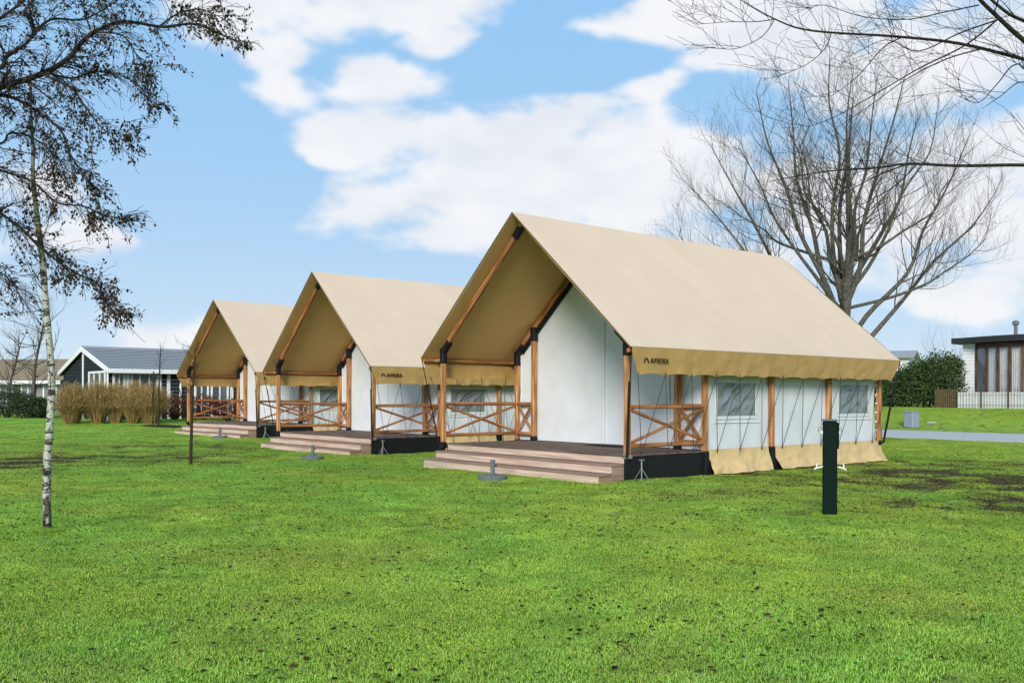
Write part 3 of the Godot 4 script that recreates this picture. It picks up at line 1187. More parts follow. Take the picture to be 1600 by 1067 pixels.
func near_trees() -> void:
	limb_tree("alder_tree", "dark alder leaning in from the left edge, still holding withered leaves",
		[Vector3(-8.3, 0, -10.2), Vector3(-8.2, 1.6, -10.1), Vector3(-7.95, 3.4, -10.0), Vector3(-7.8, 5.2, -10.0), Vector3(-7.6, 7.4, -10.1)], 0.20, 0.05, [
		[0.0413, 0.0066, [Vector3(-5.812, 4.795, -9.900), Vector3(-5.480, 4.859, -9.800), Vector3(-5.004, 4.961, -9.700), Vector3(-4.714, 5.125, -9.700), Vector3(-4.444, 5.330, -9.600), Vector3(-4.096, 5.478, -9.600), Vector3(-3.623, 5.385, -9.500), Vector3(-3.256, 5.372, -9.400), Vector3(-2.786, 5.151, -9.300)], 1],
		[0.0303, 0.0066, [Vector3(-5.917, 5.177, -10.200), Vector3(-5.633, 5.335, -10.200), Vector3(-5.401, 5.609, -10.300), Vector3(-5.445, 5.933, -10.300), Vector3(-5.528, 6.483, -10.400)], 1],
		[0.0165, 0.0044, [Vector3(-5.387, 5.631, -10.300), Vector3(-5.186, 5.790, -10.300), Vector3(-4.873, 5.832, -10.400), Vector3(-4.591, 6.056, -10.500), Vector3(-4.298, 6.240, -10.500)]],
		[0.0132, 0.0033, [Vector3(-4.977, 4.961, -9.700), Vector3(-4.631, 4.780, -9.600), Vector3(-4.416, 4.535, -9.500), Vector3(-4.172, 4.274, -9.400), Vector3(-3.868, 4.214, -9.300)]],
		[0.0132, 0.0033, [Vector3(-4.950, 4.989, -9.700), Vector3(-4.776, 4.991, -9.900), Vector3(-4.545, 5.096, -10.000), Vector3(-4.238, 5.061, -10.100), Vector3(-3.920, 4.808, -10.100)]],
		[0.0110, 0.0033, [Vector3(-4.431, 5.370, -9.600), Vector3(-4.053, 5.298, -9.500), Vector3(-3.887, 5.066, -9.500), Vector3(-3.734, 4.833, -9.400)]],
		[0.0110, 0.0033, [Vector3(-4.431, 5.403, -9.600), Vector3(-4.546, 5.714, -9.700), Vector3(-4.411, 5.951, -9.700)]],
		[0.0110, 0.0033, [Vector3(-3.656, 5.398, -9.500), Vector3(-3.421, 5.490, -9.400), Vector3(-3.157, 5.481, -9.300), Vector3(-2.930, 5.384, -9.300)]],
		[0.0248, 0.0044, [Vector3(-5.812, 4.795, -9.900), Vector3(-5.466, 4.796, -9.900), Vector3(-5.103, 4.613, -9.800), Vector3(-4.780, 4.359, -9.700), Vector3(-4.643, 4.096, -9.600), Vector3(-4.481, 3.904, -9.500), Vector3(-4.315, 3.706, -9.500)], 1],
		[0.0165, 0.0039, [Vector3(-6.031, 4.392, -10.400), Vector3(-5.705, 4.538, -10.400), Vector3(-5.363, 4.438, -10.300), Vector3(-5.061, 4.197, -10.200), Vector3(-4.989, 4.005, -10.200)], 1],
		[0.0187, 0.0039, [Vector3(-5.869, 4.094, -10.000), Vector3(-5.589, 4.018, -10.000), Vector3(-5.188, 3.870, -9.900), Vector3(-4.875, 3.629, -9.800), Vector3(-4.588, 3.588, -9.800), Vector3(-4.337, 3.480, -9.700), Vector3(-4.148, 3.433, -9.700)], 1],
		[0.0187, 0.0039, [Vector3(-5.566, 3.545, -9.600), Vector3(-5.365, 3.465, -9.600), Vector3(-5.163, 3.325, -9.600), Vector3(-4.897, 3.101, -9.500), Vector3(-4.744, 2.976, -9.500), Vector3(-4.464, 2.810, -9.400), Vector3(-4.280, 2.732, -9.400), Vector3(-4.105, 2.512, -9.300), Vector3(-3.949, 2.409, -9.300)], 1],
		[0.0110, 0.0033, [Vector3(-6.159, 3.011, -10.500), Vector3(-5.866, 2.968, -10.500), Vector3(-5.665, 2.817, -10.400), Vector3(-5.577, 2.636, -10.400)], 1],
		[0.0275, 0.0066, [Vector3(-6.225, 5.837, -10.600), Vector3(-5.929, 5.926, -10.600), Vector3(-5.589, 6.371, -10.800), Vector3(-5.233, 6.922, -11.000)], 1],
		], M.alder_bark, 611, -0.07, 2.0, 0.46, true, 1)
	limb_tree("overhanging_tree", "bare tree right of the frame whose long limbs reach in overhead", 
		[Vector3(9.2, 0, -11.6), Vector3(9.15, 1.8, -11.6), Vector3(9.0, 3.6, -11.5), Vector3(8.9, 5.6, -11.5), Vector3(8.7, 8.0, -11.4)], 0.26, 0.09, [
		[0.0288, 0.0048, [Vector3(6.931, 5.582, -11.300), Vector3(6.244, 5.701, -11.200), Vector3(5.413, 5.849, -11.100), Vector3(4.597, 5.893, -11.000), Vector3(3.566, 5.920, -10.900), Vector3(3.095, 6.014, -10.800), Vector3(2.618, 6.226, -10.700)], 1],
		[0.0360, 0.0168, [Vector3(6.747, 5.399, -11.000), Vector3(6.076, 5.819, -10.900), Vector3(5.734, 6.035, -10.800), Vector3(5.404, 6.262, -10.700), Vector3(4.945, 6.676, -10.600)], 1],
		[0.0288, 0.0144, [Vector3(7.195, 6.110, -11.600), Vector3(6.410, 6.294, -11.500), Vector3(6.089, 6.485, -11.500), Vector3(5.557, 6.903, -11.400)], 1],
		[0.0264, 0.0029, [Vector3(6.652, 4.224, -10.600), Vector3(5.857, 4.227, -10.500), Vector3(5.075, 4.192, -10.400), Vector3(4.494, 4.213, -10.400), Vector3(4.106, 4.143, -10.300), Vector3(3.625, 4.089, -10.200), Vector3(3.251, 4.021, -10.100), Vector3(2.786, 3.912, -10.000)], 1],
		[0.0106, 0.0025, [Vector3(5.734, 6.020, -10.800), Vector3(5.218, 5.814, -10.700), Vector3(4.645, 5.528, -10.500), Vector3(4.237, 5.620, -10.400), Vector3(3.764, 5.356, -10.200)]],
		[0.0115, 0.0025, [Vector3(5.734, 6.035, -10.800), Vector3(5.243, 5.641, -10.600), Vector3(4.637, 5.309, -10.400), Vector3(4.121, 4.987, -10.200), Vector3(3.588, 4.670, -10.100), Vector3(3.239, 4.513, -10.000)]],
		[0.0096, 0.0025, [Vector3(5.723, 5.795, -11.100), Vector3(5.211, 5.625, -11.000), Vector3(4.670, 5.336, -10.900), Vector3(4.213, 4.999, -10.800), Vector3(3.727, 4.668, -10.700)]],
		[0.0096, 0.0025, [Vector3(4.494, 4.213, -10.400), Vector3(4.092, 4.050, -10.300), Vector3(3.697, 3.833, -10.200), Vector3(3.309, 3.612, -10.100)]],
		[0.0086, 0.0025, [Vector3(4.603, 4.227, -10.400), Vector3(4.308, 3.943, -10.300), Vector3(3.949, 3.740, -10.300), Vector3(3.484, 3.476, -10.200)]],
		[0.0086, 0.0025, [Vector3(4.673, 5.885, -11.000), Vector3(4.443, 5.754, -11.000), Vector3(4.137, 5.408, -11.000), Vector3(3.830, 5.177, -11.000)]],
		[0.0067, 0.0025, [Vector3(3.794, 5.905, -10.900), Vector3(3.718, 5.714, -10.900), Vector3(3.474, 5.488, -10.800), Vector3(3.120, 5.336, -10.800)]],
		[0.0062, 0.0025, [Vector3(3.095, 6.014, -10.800), Vector3(2.828, 5.943, -10.700), Vector3(2.529, 5.942, -10.700), Vector3(2.136, 5.871, -10.600)]],
		[0.0058, 0.0025, [Vector3(3.080, 5.999, -10.800), Vector3(2.930, 5.803, -10.800), Vector3(2.605, 5.629, -10.700), Vector3(2.321, 5.643, -10.700)]],
		[0.0115, 0.0025, [Vector3(5.972, 5.134, -10.200), Vector3(5.561, 5.239, -10.100), Vector3(5.297, 4.993, -10.000), Vector3(5.088, 4.783, -10.000), Vector3(4.878, 4.852, -10.000)], 1],
		[0.0106, 0.0025, [Vector3(5.925, 4.785, -10.000), Vector3(5.520, 4.973, -9.900), Vector3(5.225, 4.788, -9.800), Vector3(5.020, 4.650, -9.800)], 1],
		[0.0086, 0.0025, [Vector3(5.492, 6.186, -10.800), Vector3(5.068, 6.067, -10.700), Vector3(4.620, 5.977, -10.700), Vector3(4.059, 5.964, -10.600), Vector3(3.615, 6.096, -10.600), Vector3(3.430, 6.051, -10.600)]],
		], M.branch_bark, 733, 0.04, 0.40, 0.95, false, 1)


func birch() -> void:
	var at := Vector3(-5.297, 0, -10.46)
	var t := thing("birch_tree", "slender young birch with peeling white bark on the left lawn", "tree", at)
	rng.seed = 77
	var pts := []
	for p in [Vector3(-5.297, -0.015, -10.460), Vector3(-5.312, 0.380, -10.460), Vector3(-5.306, 0.818, -10.460), Vector3(-5.271, 1.329, -10.460), Vector3(-5.257, 1.694, -10.460), Vector3(-5.280, 2.095, -10.460), Vector3(-5.325, 2.570, -10.460), Vector3(-5.362, 3.081, -10.460)]:
		pts.append(p - at)
	pts[0].y = -0.1
	var low := curve(pts, 14)
	var rr := taper(low.size(), 0.047, 0.034)
	rr[0] = 0.060
	for k in range(1, rr.size()):
		rr[k] *= 1.0 + 0.05 * sin(k * 0.9)
	var a := MB.new()
	a.tube(low, rr, 14)
	var mottle := noise(9.0, 4, 61)
	for k in a.v.size():
		var q: Vector3 = a.v[k]
		if mottle.get_noise_3d(q.x * 2.0, q.y, q.z * 2.0) * 0.9 + 0.42 - q.y * 0.75 > 0.0:
			a.c[k] = Color(0.22, 0.20, 0.17)
	put("trunk", a, M.birch_bark, t)
	var up := []
	for p in [Vector3(-5.362, 3.081, -10.460), Vector3(-5.422, 3.555, -10.460), Vector3(-5.474, 3.993, -10.460), Vector3(-5.482, 4.395, -10.460), Vector3(-5.498, 4.796, -10.460), Vector3(-5.513, 5.271, -10.460)]:
		up.append(p - at)
	var high := curve(up, 5)
	var b := MB.new()
	b.tube(high, taper(high.size(), 0.034, 0.009), 10)
	put("upper_stem", b, M.birch_bark_green, t)
	var c := MB.new()
	var none := []
	none.resize(40001)
	for k in range(46, low.size()):
		if rng.randf() < 0.15:
			shoot(c, low[k], (rand_dir() + Vector3.UP * 0.7).normalized(), rng.randf_range(0.4, 0.9), 0.006, 1, 0.06, 0.12, 0.5, 0.7, none)
	for k in high.size():
		if rng.randf() < 0.7:
			shoot(c, high[k], (rand_dir() + Vector3.UP * 0.7).normalized(), rng.randf_range(0.4, 0.9), 0.006, 1, 0.06, 0.12, 0.5, 0.7, none)
	put("twigs", c, M.sapling_bark, t)


func sapling(label: String, at: Vector3, h: float, r: float, seed_: int, twiggy: float, tie: float) -> void:
	var t := thing("sapling", label, "tree", at, 0.0, "young trees planted on the lawn")
	rng.seed = seed_
	var pts := curve([Vector3(0, -0.1, 0), Vector3(0.02, h * 0.3, 0.0), Vector3(0.05, h * 0.6, 0.02), Vector3(0.08, h * 0.85, 0.0), Vector3(0.10, h, 0.0)], 4)
	var a := MB.new()
	var rr := taper(pts.size(), r, r * 0.3)
	rr[0] *= 1.3
	a.tube(pts, rr, 8)
	put("trunk", a, M.sapling_bark, t)
	var c := MB.new()
	var none := []
	none.resize(40001)
	for k in range(int(pts.size() * 0.5), pts.size()):
		for j in 2:
			shoot(c, pts[k], (rand_dir() + Vector3.UP * 0.8).normalized(), h * 0.30 * twiggy * rng.randf_range(0.5, 1.1), maxf(rr[k] * 0.35, 0.006), 1, 0.10, 0.15, 0.6, 1.0, none)
	put("crown", c, M.sapling_bark, t)
	if tie > 0.0:
		var s := MB.new()
		s.rod(Vector3(-0.22, -0.1, 0.05), Vector3(-0.20, tie + 0.15, 0.05), 0.03, 8)
		put("stake", s, M.sapling_bark, t)
		one_beam("tie", t, M.black_strap, Vector3(-0.22, tie, 0.05), Vector3(0.08, tie + 0.03, 0.0), 0.03, 0.07, 0.004)


# leafy mass: many small leaves through a rounded volume
func leaf_mass(mb: MB, at: Vector3, size: Vector3, count: int, leaf: float, cols: Array, seed_: int) -> void:
	var nz := noise(0.8, 3, seed_)
	for k in count:
		var d := rand_dir()
		var p := Vector3(d.x * size.x, d.y * size.y, d.z * size.z) * 0.5
		var rr := pow(rng.randf(), 0.25) * (1.0 + 0.35 * nz.get_noise_3dv((at + p) * 1.3))
		p = at + p * rr
		var col: Color = cols[rng.randi() % cols.size()]
		var g := rng.randf_range(0.65, 1.3)
		mb.tint = Color(col.r * g, col.g * g, col.b * g)
		var al := (d * 0.6 + rand_dir()).normalized()
		mb.leaf(p, al, al.cross(rand_dir()).normalized(), leaf * rng.randf_range(0.6, 1.4), leaf * rng.randf_range(0.4, 0.8))


func dry_clump(label: String, at: Vector3, h: float, w: float, seed_: int) -> void:
	var t := thing("ornamental_grass", label, "ornamental grass", at, 0.0, "dry ornamental grass clumps before the dark house")
	rng.seed = seed_
	var stems := MB.new()
	var plumes := MB.new()
	for k in 2400:
		var an := rng.randf() * TAU
		var q := sqrt(rng.randf())
		var base := Vector3(cos(an), 0, sin(an)) * q * w * 0.15
		var out := Vector3(cos(an + rng.randf_range(-0.5, 0.5)), 0, sin(an + rng.randf_range(-0.5, 0.5)))
		var hh := h * rng.randf_range(0.50, 1.02) * (1.0 - 0.34 * q * q)
		var tip := base + out * (0.15 + q) * w * rng.randf_range(0.20, 0.46) + Vector3.UP * hh
		var mid := base.lerp(tip, 0.5) - out * 0.07 * w + Vector3.UP * hh * 0.06
		var sd := out.cross(Vector3.UP).rotated(Vector3.UP, rng.randf_range(-1.2, 1.2)) * 0.007
		var g := rng.randf_range(0.65, 1.3)
		stems.tint = [Color(0.38, 0.265, 0.10), Color(0.29, 0.235, 0.080), Color(0.25, 0.16, 0.07)][k % 3] * g
		stems.quad(base - sd, base + sd, mid + sd, mid - sd)
		stems.quad(mid - sd, mid + sd, tip + sd * 0.4, tip - sd * 0.4)
		if k % 2 == 0:
			plumes.tint = Color(0.43, 0.295, 0.125) * g
			for j in 4:
				var p := tip - (tip - mid) * (0.08 * j)
				plumes.leaf(p, (rand_dir() + Vector3.UP * 1.4 + out * 0.8).normalized(), sd.normalized().rotated(Vector3.UP, j), 0.10, 0.022)
	put("stems", stems, M.dry_grass, t)
	put("plumes", plumes, M.dry_grass, t)


func shrub(called: String, label: String, at: Vector3, size: Vector3, count: int, leaf: float, cols: Array, seed_: int, category := "shrub", group := "") -> void:
	var t := thing(called, label, category, at, 0.0, group)
	rng.seed = seed_
	var lv := MB.new()
	leaf_mass(lv, Vector3(0, size.y * 0.52, 0), size, count, leaf, cols, seed_)
	put("foliage", lv, M.evergreen_leaf, t)
	var st := MB.new()
	for k in 9:
		var an := TAU * k / 9.0
		st.tube(PackedVector3Array([Vector3(cos(an) * 0.08, -0.05, sin(an) * 0.08), Vector3(cos(an) * size.x * 0.2, size.y * 0.5, sin(an) * size.z * 0.2), Vector3(cos(an) * size.x * 0.33, size.y * 0.8, sin(an) * size.z * 0.33)]), PackedFloat32Array([0.03, 0.02, 0.008]), 5)
	put("stems", st, M.sapling_bark, t)


# ---------------------------------------------------------------- houses
# axes of every building here: x to the right along its gable side, z out of the gable; the long side faces +x
func window_unit(parent: Node, c: Vector3, w: float, h: float, face_x: bool, lights: int, frame_mat: Material) -> void:
	var win := holder("window", parent)
	var b := Basis() if not face_x else Basis(Vector3(0, 1, 0), PI / 2)
	var fr := MB.new()
	var f := 0.11
	for s in [-1.0, 1.0]:
		fr.box(Transform3D(b, c + b * Vector3(s * (w - f) * 0.5, 0, 0)), Vector3(f, h, 0.10), 0.01)
		fr.box(Transform3D(b, c + b * Vector3(0, s * (h - f) * 0.5, 0)), Vector3(w - 2 * f - 0.004, f, 0.094), 0.01)
	for k in range(1, lights):
		fr.box(Transform3D(b, c + b * Vector3(-w * 0.5 + w * k / lights, 0, 0)), Vector3(0.07, h - 2 * f - 0.004, 0.08), 0.008)
	put("frame", fr, frame_mat, win)
	for k in lights:
		var x := -w * 0.5 + w * (k + 0.5) / lights
		var p := MB.new()
		p.box(Transform3D(b, c + b * Vector3(x, 0, 0.012)), Vector3(w / lights - 0.04, h - f, 0.012), 0.0)
		put("pane", p, M.glass, win)
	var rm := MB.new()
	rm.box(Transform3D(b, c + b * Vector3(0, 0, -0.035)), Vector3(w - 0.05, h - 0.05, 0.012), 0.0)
	put("dim_room_sheet", rm, M.dim_room_grey, win)  # added backing sheet; its grey paints the dimness of a room not built


func dark_house() -> void:
	# near corner (gable meets long side) stands at px 168; gable runs left and away, long side right and away
	var yaw := -0.88
	var t := thing("dark_house", "low dark-clad house with grey tiled roof and white trim beyond the dry grasses", "house", Vector3(-20.288, 0.28, -46.0), yaw)
	var gw := 8.6
	var ln := 13.0
	var eh := 2.62
	var ah := 3.72
	# walls with lapped boards
	var g := holder("gable_wall", t)
	var y := 0.0
	while y < ah - 0.1:
		var half := gw * 0.5
		if y > eh - 0.25:
			half = gw * 0.5 * clampf((ah - y - 0.05) / (ah - eh + 0.2), 0.02, 1.0)
		var b := MB.new()
		b.box(Transform3D(Basis(Vector3(0, 0, -1), Vector3(0.0, 1, 0.0), Vector3(1, 0, 0)), Vector3(-gw * 0.5, y + 0.095, -0.05)), Vector3(0.10 + 0.012 * sin(y * 9.0), 0.185, half * 2.0), 0.012)
		put("board", b, M.dark_cladding, g)
		y += 0.19
	var l := holder("long_wall", t)
	y = 0.0
	while y < eh - 0.05:
		var b := MB.new()
		b.box(Transform3D(Basis(), Vector3(-0.05, y + 0.095, -ln * 0.5 - 0.11)), Vector3(0.10 + 0.012 * sin(y * 9.0), 0.185, ln), 0.012)
		put("board", b, M.dark_cladding, l)
		y += 0.19
	# white corner and trim boards
	for q in [Vector3(-gw * 0.52, 0, 0.03), Vector3(0.03, 0, 0.03)]:
		one_box("trim_board", t, M.white_trim, q + Vector3(0, 1.35 if q.x > -1 else 1.75, 0), Vector3(0.16, 2.7 if q.x > -1 else 3.5, 0.06), 0.01)
	for z in [-0.95, -2.55, -3.0]:
		one_box("trim_board", t, M.white_trim, Vector3(0.03, 1.32, z), Vector3(0.06, 2.6, 0.17), 0.01)
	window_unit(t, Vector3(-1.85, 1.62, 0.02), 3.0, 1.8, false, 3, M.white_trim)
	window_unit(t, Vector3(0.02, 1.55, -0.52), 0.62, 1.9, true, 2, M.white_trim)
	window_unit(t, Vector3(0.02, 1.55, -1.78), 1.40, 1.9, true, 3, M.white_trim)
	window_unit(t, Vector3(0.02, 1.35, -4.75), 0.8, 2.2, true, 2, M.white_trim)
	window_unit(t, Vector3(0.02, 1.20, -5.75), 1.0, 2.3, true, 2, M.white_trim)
	one_box("door_post", t, M.white_trim, Vector3(0.04, 1.2, -6.42), Vector3(0.08, 2.4, 0.16), 0.01)
	# roof: tile field with rolls and courses, white barge boards and gutter
	var ov := 0.60
	var fo := 0.14
	for s in [-1.0, 1.0]:
		var run := gw * 0.5 + ov
		var drop := (ah - eh) * run / (gw * 0.5)
		var tiles := MB.new()
		var courses := 13
		var cols := int((ln + fo * 2) / 0.05)
		for cidx in courses:
			var rows := []
			for e in 2:
				var u := (cidx + e * 1.06) / courses
				var row := PackedVector3Array()
				for j in cols + 1:
					var z := fo - (ln + fo * 2) * j / cols
					var lift := 0.028 * absf(sin(PI * z / 0.22)) + (0.035 if e == 1 else 0.004)
					row.append(Vector3(-gw * 0.5 + s * run * u, ah + 0.10 - drop * u + lift, z))
				if s > 0:
					row.reverse()
				rows.append(row)
			rows.reverse()
			tiles.sheet(rows, 0.012)
		var rp := put("tile_field", tiles, M.roof_tile_grey, t)
		rp.set_meta("kind", "stuff")
		var und := MB.new()
		und.beam(Vector3(-gw * 0.5, ah + 0.02, -ln * 0.5), Vector3(-gw * 0.5 + s * run, ah + 0.02 - drop, -ln * 0.5), ln + fo * 2 - 0.05, 0.06, 0.005, Vector3.UP)
		put("soffit", und, M.dark_cladding, t)
		for z in [fo + 0.02, -ln - fo - 0.02]:
			one_beam("barge_board", t, M.white_trim, Vector3(-gw * 0.5, ah + 0.03, z), Vector3(-gw * 0.5 + s * run, ah + 0.03 - drop, z), 0.05, 0.26, 0.008)
		one_beam("gutter", t, M.white_trim, Vector3(-gw * 0.5 + s * (run + 0.03), ah - drop + 0.02, fo), Vector3(-gw * 0.5 + s * (run + 0.03), ah - drop + 0.02, -ln - fo), 0.10, 0.22, 0.03)
	var rc := MB.new()
	rc.rod(Vector3(-gw * 0.5, ah + 0.12, fo), Vector3(-gw * 0.5, ah + 0.12, -ln - fo), 0.09, 8)
	put("ridge_cap", rc, M.roof_tile_grey, t)
	var dp := MB.new()
	dp.tube(PackedVector3Array([Vector3(0.55, 2.35, -3.75), Vector3(0.42, 2.22, -3.72), Vector3(0.12, 1.95, -3.62), Vector3(0.10, 1.8, -3.6), Vector3(0.10, 0.02, -3.6)]), PackedFloat32Array([0.06, 0.06, 0.06, 0.06, 0.06]), 8)
	put("downpipe", dp, M.white_trim, t)


func tan_house() -> void:
	var t := thing("tan_roofed_house", "low building with tan tiled roof and white frames at far left", "house", Vector3(-29.2, 0.3, -60.0), -0.12)
	var w := 16.0
	one_box("wall", t, M.grey_render, Vector3(-w * 0.5, 1.1, -2.5), Vector3(w - 0.8, 2.3, 5.0), 0.02)
	for k in 6:
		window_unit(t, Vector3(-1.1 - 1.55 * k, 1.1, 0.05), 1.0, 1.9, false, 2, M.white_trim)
	var und := MB.new()
	und.beam(Vector3(-w * 0.5, 3.62, -2.6), Vector3(-w * 0.5, 2.06, 0.6), w - 0.1, 0.08, 0.01)
	und.beam(Vector3(-w * 0.5, 3.62, -2.6), Vector3(-w * 0.5, 2.06, -5.8), w - 0.1, 0.08, 0.01)
	put("roof_deck", und, M.roof_felt, t)
	var tiles := MB.new()
	for side in [1.0, -1.0]:
		for cidx in 14:
			var rows := []
			for e in 2:
				var u := (cidx + e * 1.05) / 14.0
				var row := PackedVector3Array()
				for j in 161:
					var x := -w * j / 160.0
					row.append(Vector3(x, 3.70 - 1.56 * u + (0.05 if e == 1 else 0.01) + 0.025 * absf(sin(x * PI / 0.3)), -2.6 + side * 3.2 * u))
				if side < 0:
					row.reverse()
				rows.append(row)
			tiles.sheet(rows, 0.014)
	put("tile_field", tiles, M.roof_tile_tan, t).set_meta("kind", "stuff")
	one_beam("fascia", t, M.white_trim, Vector3(0, 2.08, 0.66), Vector3(-w, 2.08, 0.66), 0.04, 0.22, 0.006)


func bay_house() -> void:
	# white boarded chalet with a bow window, on the bank across the road
	var t := thing("bay_window_house", "white boarded chalet with brown bow window and flat dark roof", "house", Vector3(23.767, 1.0, -48.3), -0.88)
	var y := 0.0
	var w := holder("boarded_wall", t)
	while y < 3.42:
		one_box("board", w, M.white_board, Vector3(0.34, y + 0.088, -0.05), Vector3(0.70, 0.17, 0.09 + 0.014 * sin(y * 11.0)), 0.01)
		y += 0.175
	one_box("side_wall", t, M.white_board, Vector3(0.04, 1.7, -3.6), Vector3(0.08, 3.4, 7.0), 0.01)
	# bow window in plan: x along the front, z out of it
	var plan := []
	for k in 9:
		var x := 0.70 + 0.64 * k
		plan.append(Vector3(x, 0, 0.75 * sin(PI * clampf((x - 0.7) / 5.12, 0, 1))))
	for k in plan.size():
		var mt: Material = M.pale_window_wood if k == 4 else M.window_wood
		one_beam("window_post", t, mt, plan[k], plan[k] + Vector3.UP * 3.12, 0.10, 0.12, 0.012)
	for k in plan.size() - 1:
		var a: Vector3 = plan[k]
		var b: Vector3 = plan[k + 1]
		var d := (b - a).normalized() * 0.077
		one_beam("sill", t, M.window_wood, a + d + Vector3.UP * 0.30, b - d + Vector3.UP * 0.30, 0.13, 0.12, 0.01)
		one_beam("apron_board", t, M.white_board, a + d + Vector3.UP * 0.11, b - d + Vector3.UP * 0.11, 0.08, 0.24, 0.01)
		one_beam("head_board", t, M.window_wood, a + Vector3.UP * 3.22 + Vector3(0, 0, 0.03), b + Vector3.UP * 3.22 + Vector3(0, 0, 0.03), 0.16, 0.24, 0.01)
		var p := MB.new()
		p.beam(a + d + Vector3.UP * 1.73, b - d + Vector3.UP * 1.73, 0.014, 2.74, 0.0)
		put("pane", p, M.glass, t)
		# curtain folds behind the panes
		var cu := MB.new()
		var rows := []
		for r in 3:
			var row := PackedVector3Array()
			for j in 25:
				var q := a.lerp(b, 0.08 + 0.84 * j / 24.0) + Vector3(0.0, 0.4 + 1.32 * r, -0.16 + 0.04 * sin(j * 1.6))
				row.append(q)
			rows.append(row)
		cu.sheet(rows, 0.004)
		if k != 0:
			put("curtain", cu, M.curtain, t)
	one_box("room_back", t, M.grey_render, Vector3(3.2, 1.7, -2.2), Vector3(6.2, 3.4, 0.1), 0.0)
	one_box("room_floor", t, M.window_wood, Vector3(3.2, 0.02, -1.1), Vector3(6.2, 0.05, 2.1), 0.0)
	# roof slab that follows the bow
	var rim := []
	rim.append(Vector3(-0.42, 0, 0.40))
	for k in 15:
		var x := lerpf(0.2, 6.6, k / 14.0)
		rim.append(Vector3(x, 0, 0.45 + 0.80 * sin(PI * clampf((x - 0.2) / 6.4, 0, 1))))
	rim.append(Vector3(7.2, 0, 0.40))
	rim.append(Vector3(7.2, 0, -7.4))
	rim.append(Vector3(-0.42, 0, -7.4))
	var rf := MB.new()
	var lo := 3.36
	var hi := 3.66
	var mid := Vector3(3.4, 0, -3.0)
	for k in rim.size():
		var a: Vector3 = rim[k]
		var b: Vector3 = rim[(k + 1) % rim.size()]
		rf.quad(a + Vector3.UP * lo, b + Vector3.UP * lo, b + Vector3.UP * hi, a + Vector3.UP * hi)
		rf.tri(mid + Vector3.UP * (hi + 0.10), a + Vector3.UP * hi, b + Vector3.UP * hi)
		rf.tri(mid + Vector3.UP * lo, b + Vector3.UP * lo, a + Vector3.UP * lo)
	put("roof", rf, M.roof_felt, t)
	var ch := MB.new()
	ch.lathe(Vector3(2.0, 3.6, -1.6), [Vector2(0.085, 0.0), Vector2(0.085, 0.72), Vector2(0.16, 0.74), Vector2(0.16, 0.92), Vector2(0.02, 0.98)], 14)
	put("stove_pipe", ch, M.grey_plastic, t)


func far_house(label: String, at: Vector3, w: float, h: float, rh: float, roof_m: Material) -> void:
	var t := thing("distant_house", label, "house", at, -0.5, "pale houses far behind the hedge")
	one_box("wall", t, M.pale_render, Vector3(0, h * 0.5, -3), Vector3(w, h, 6), 0.02)
	var rf := MB.new()
	rf.beam(Vector3(0, h + rh, -3.0), Vector3(0, h - 0.15, 0.4), w + 0.8, 0.16, 0.01)
	rf.beam(Vector3(0, h + rh, -3.0), Vector3(0, h - 0.15, -6.4), w + 0.8, 0.16, 0.01)
	put("roof", rf, roof_m, t)
	var gb := MB.new()
	for s in [-1.0, 1.0]:
		var a := Vector3(s * (w * 0.5 - 0.02), h, 0)
		var b := Vector3(s * (w * 0.5 - 0.02), h, -6)
		var c := Vector3(s * (w * 0.5 - 0.02), h + rh - 0.1, -3)
		gb.tri(a, b, c)
	put("gable", gb, M.pale_render, t)
	for x in [-w * 0.25, w * 0.25]:
		window_unit(t, Vector3(x, h * 0.55, 0.03), 1.3, 1.3, false, 2, M.white_trim)


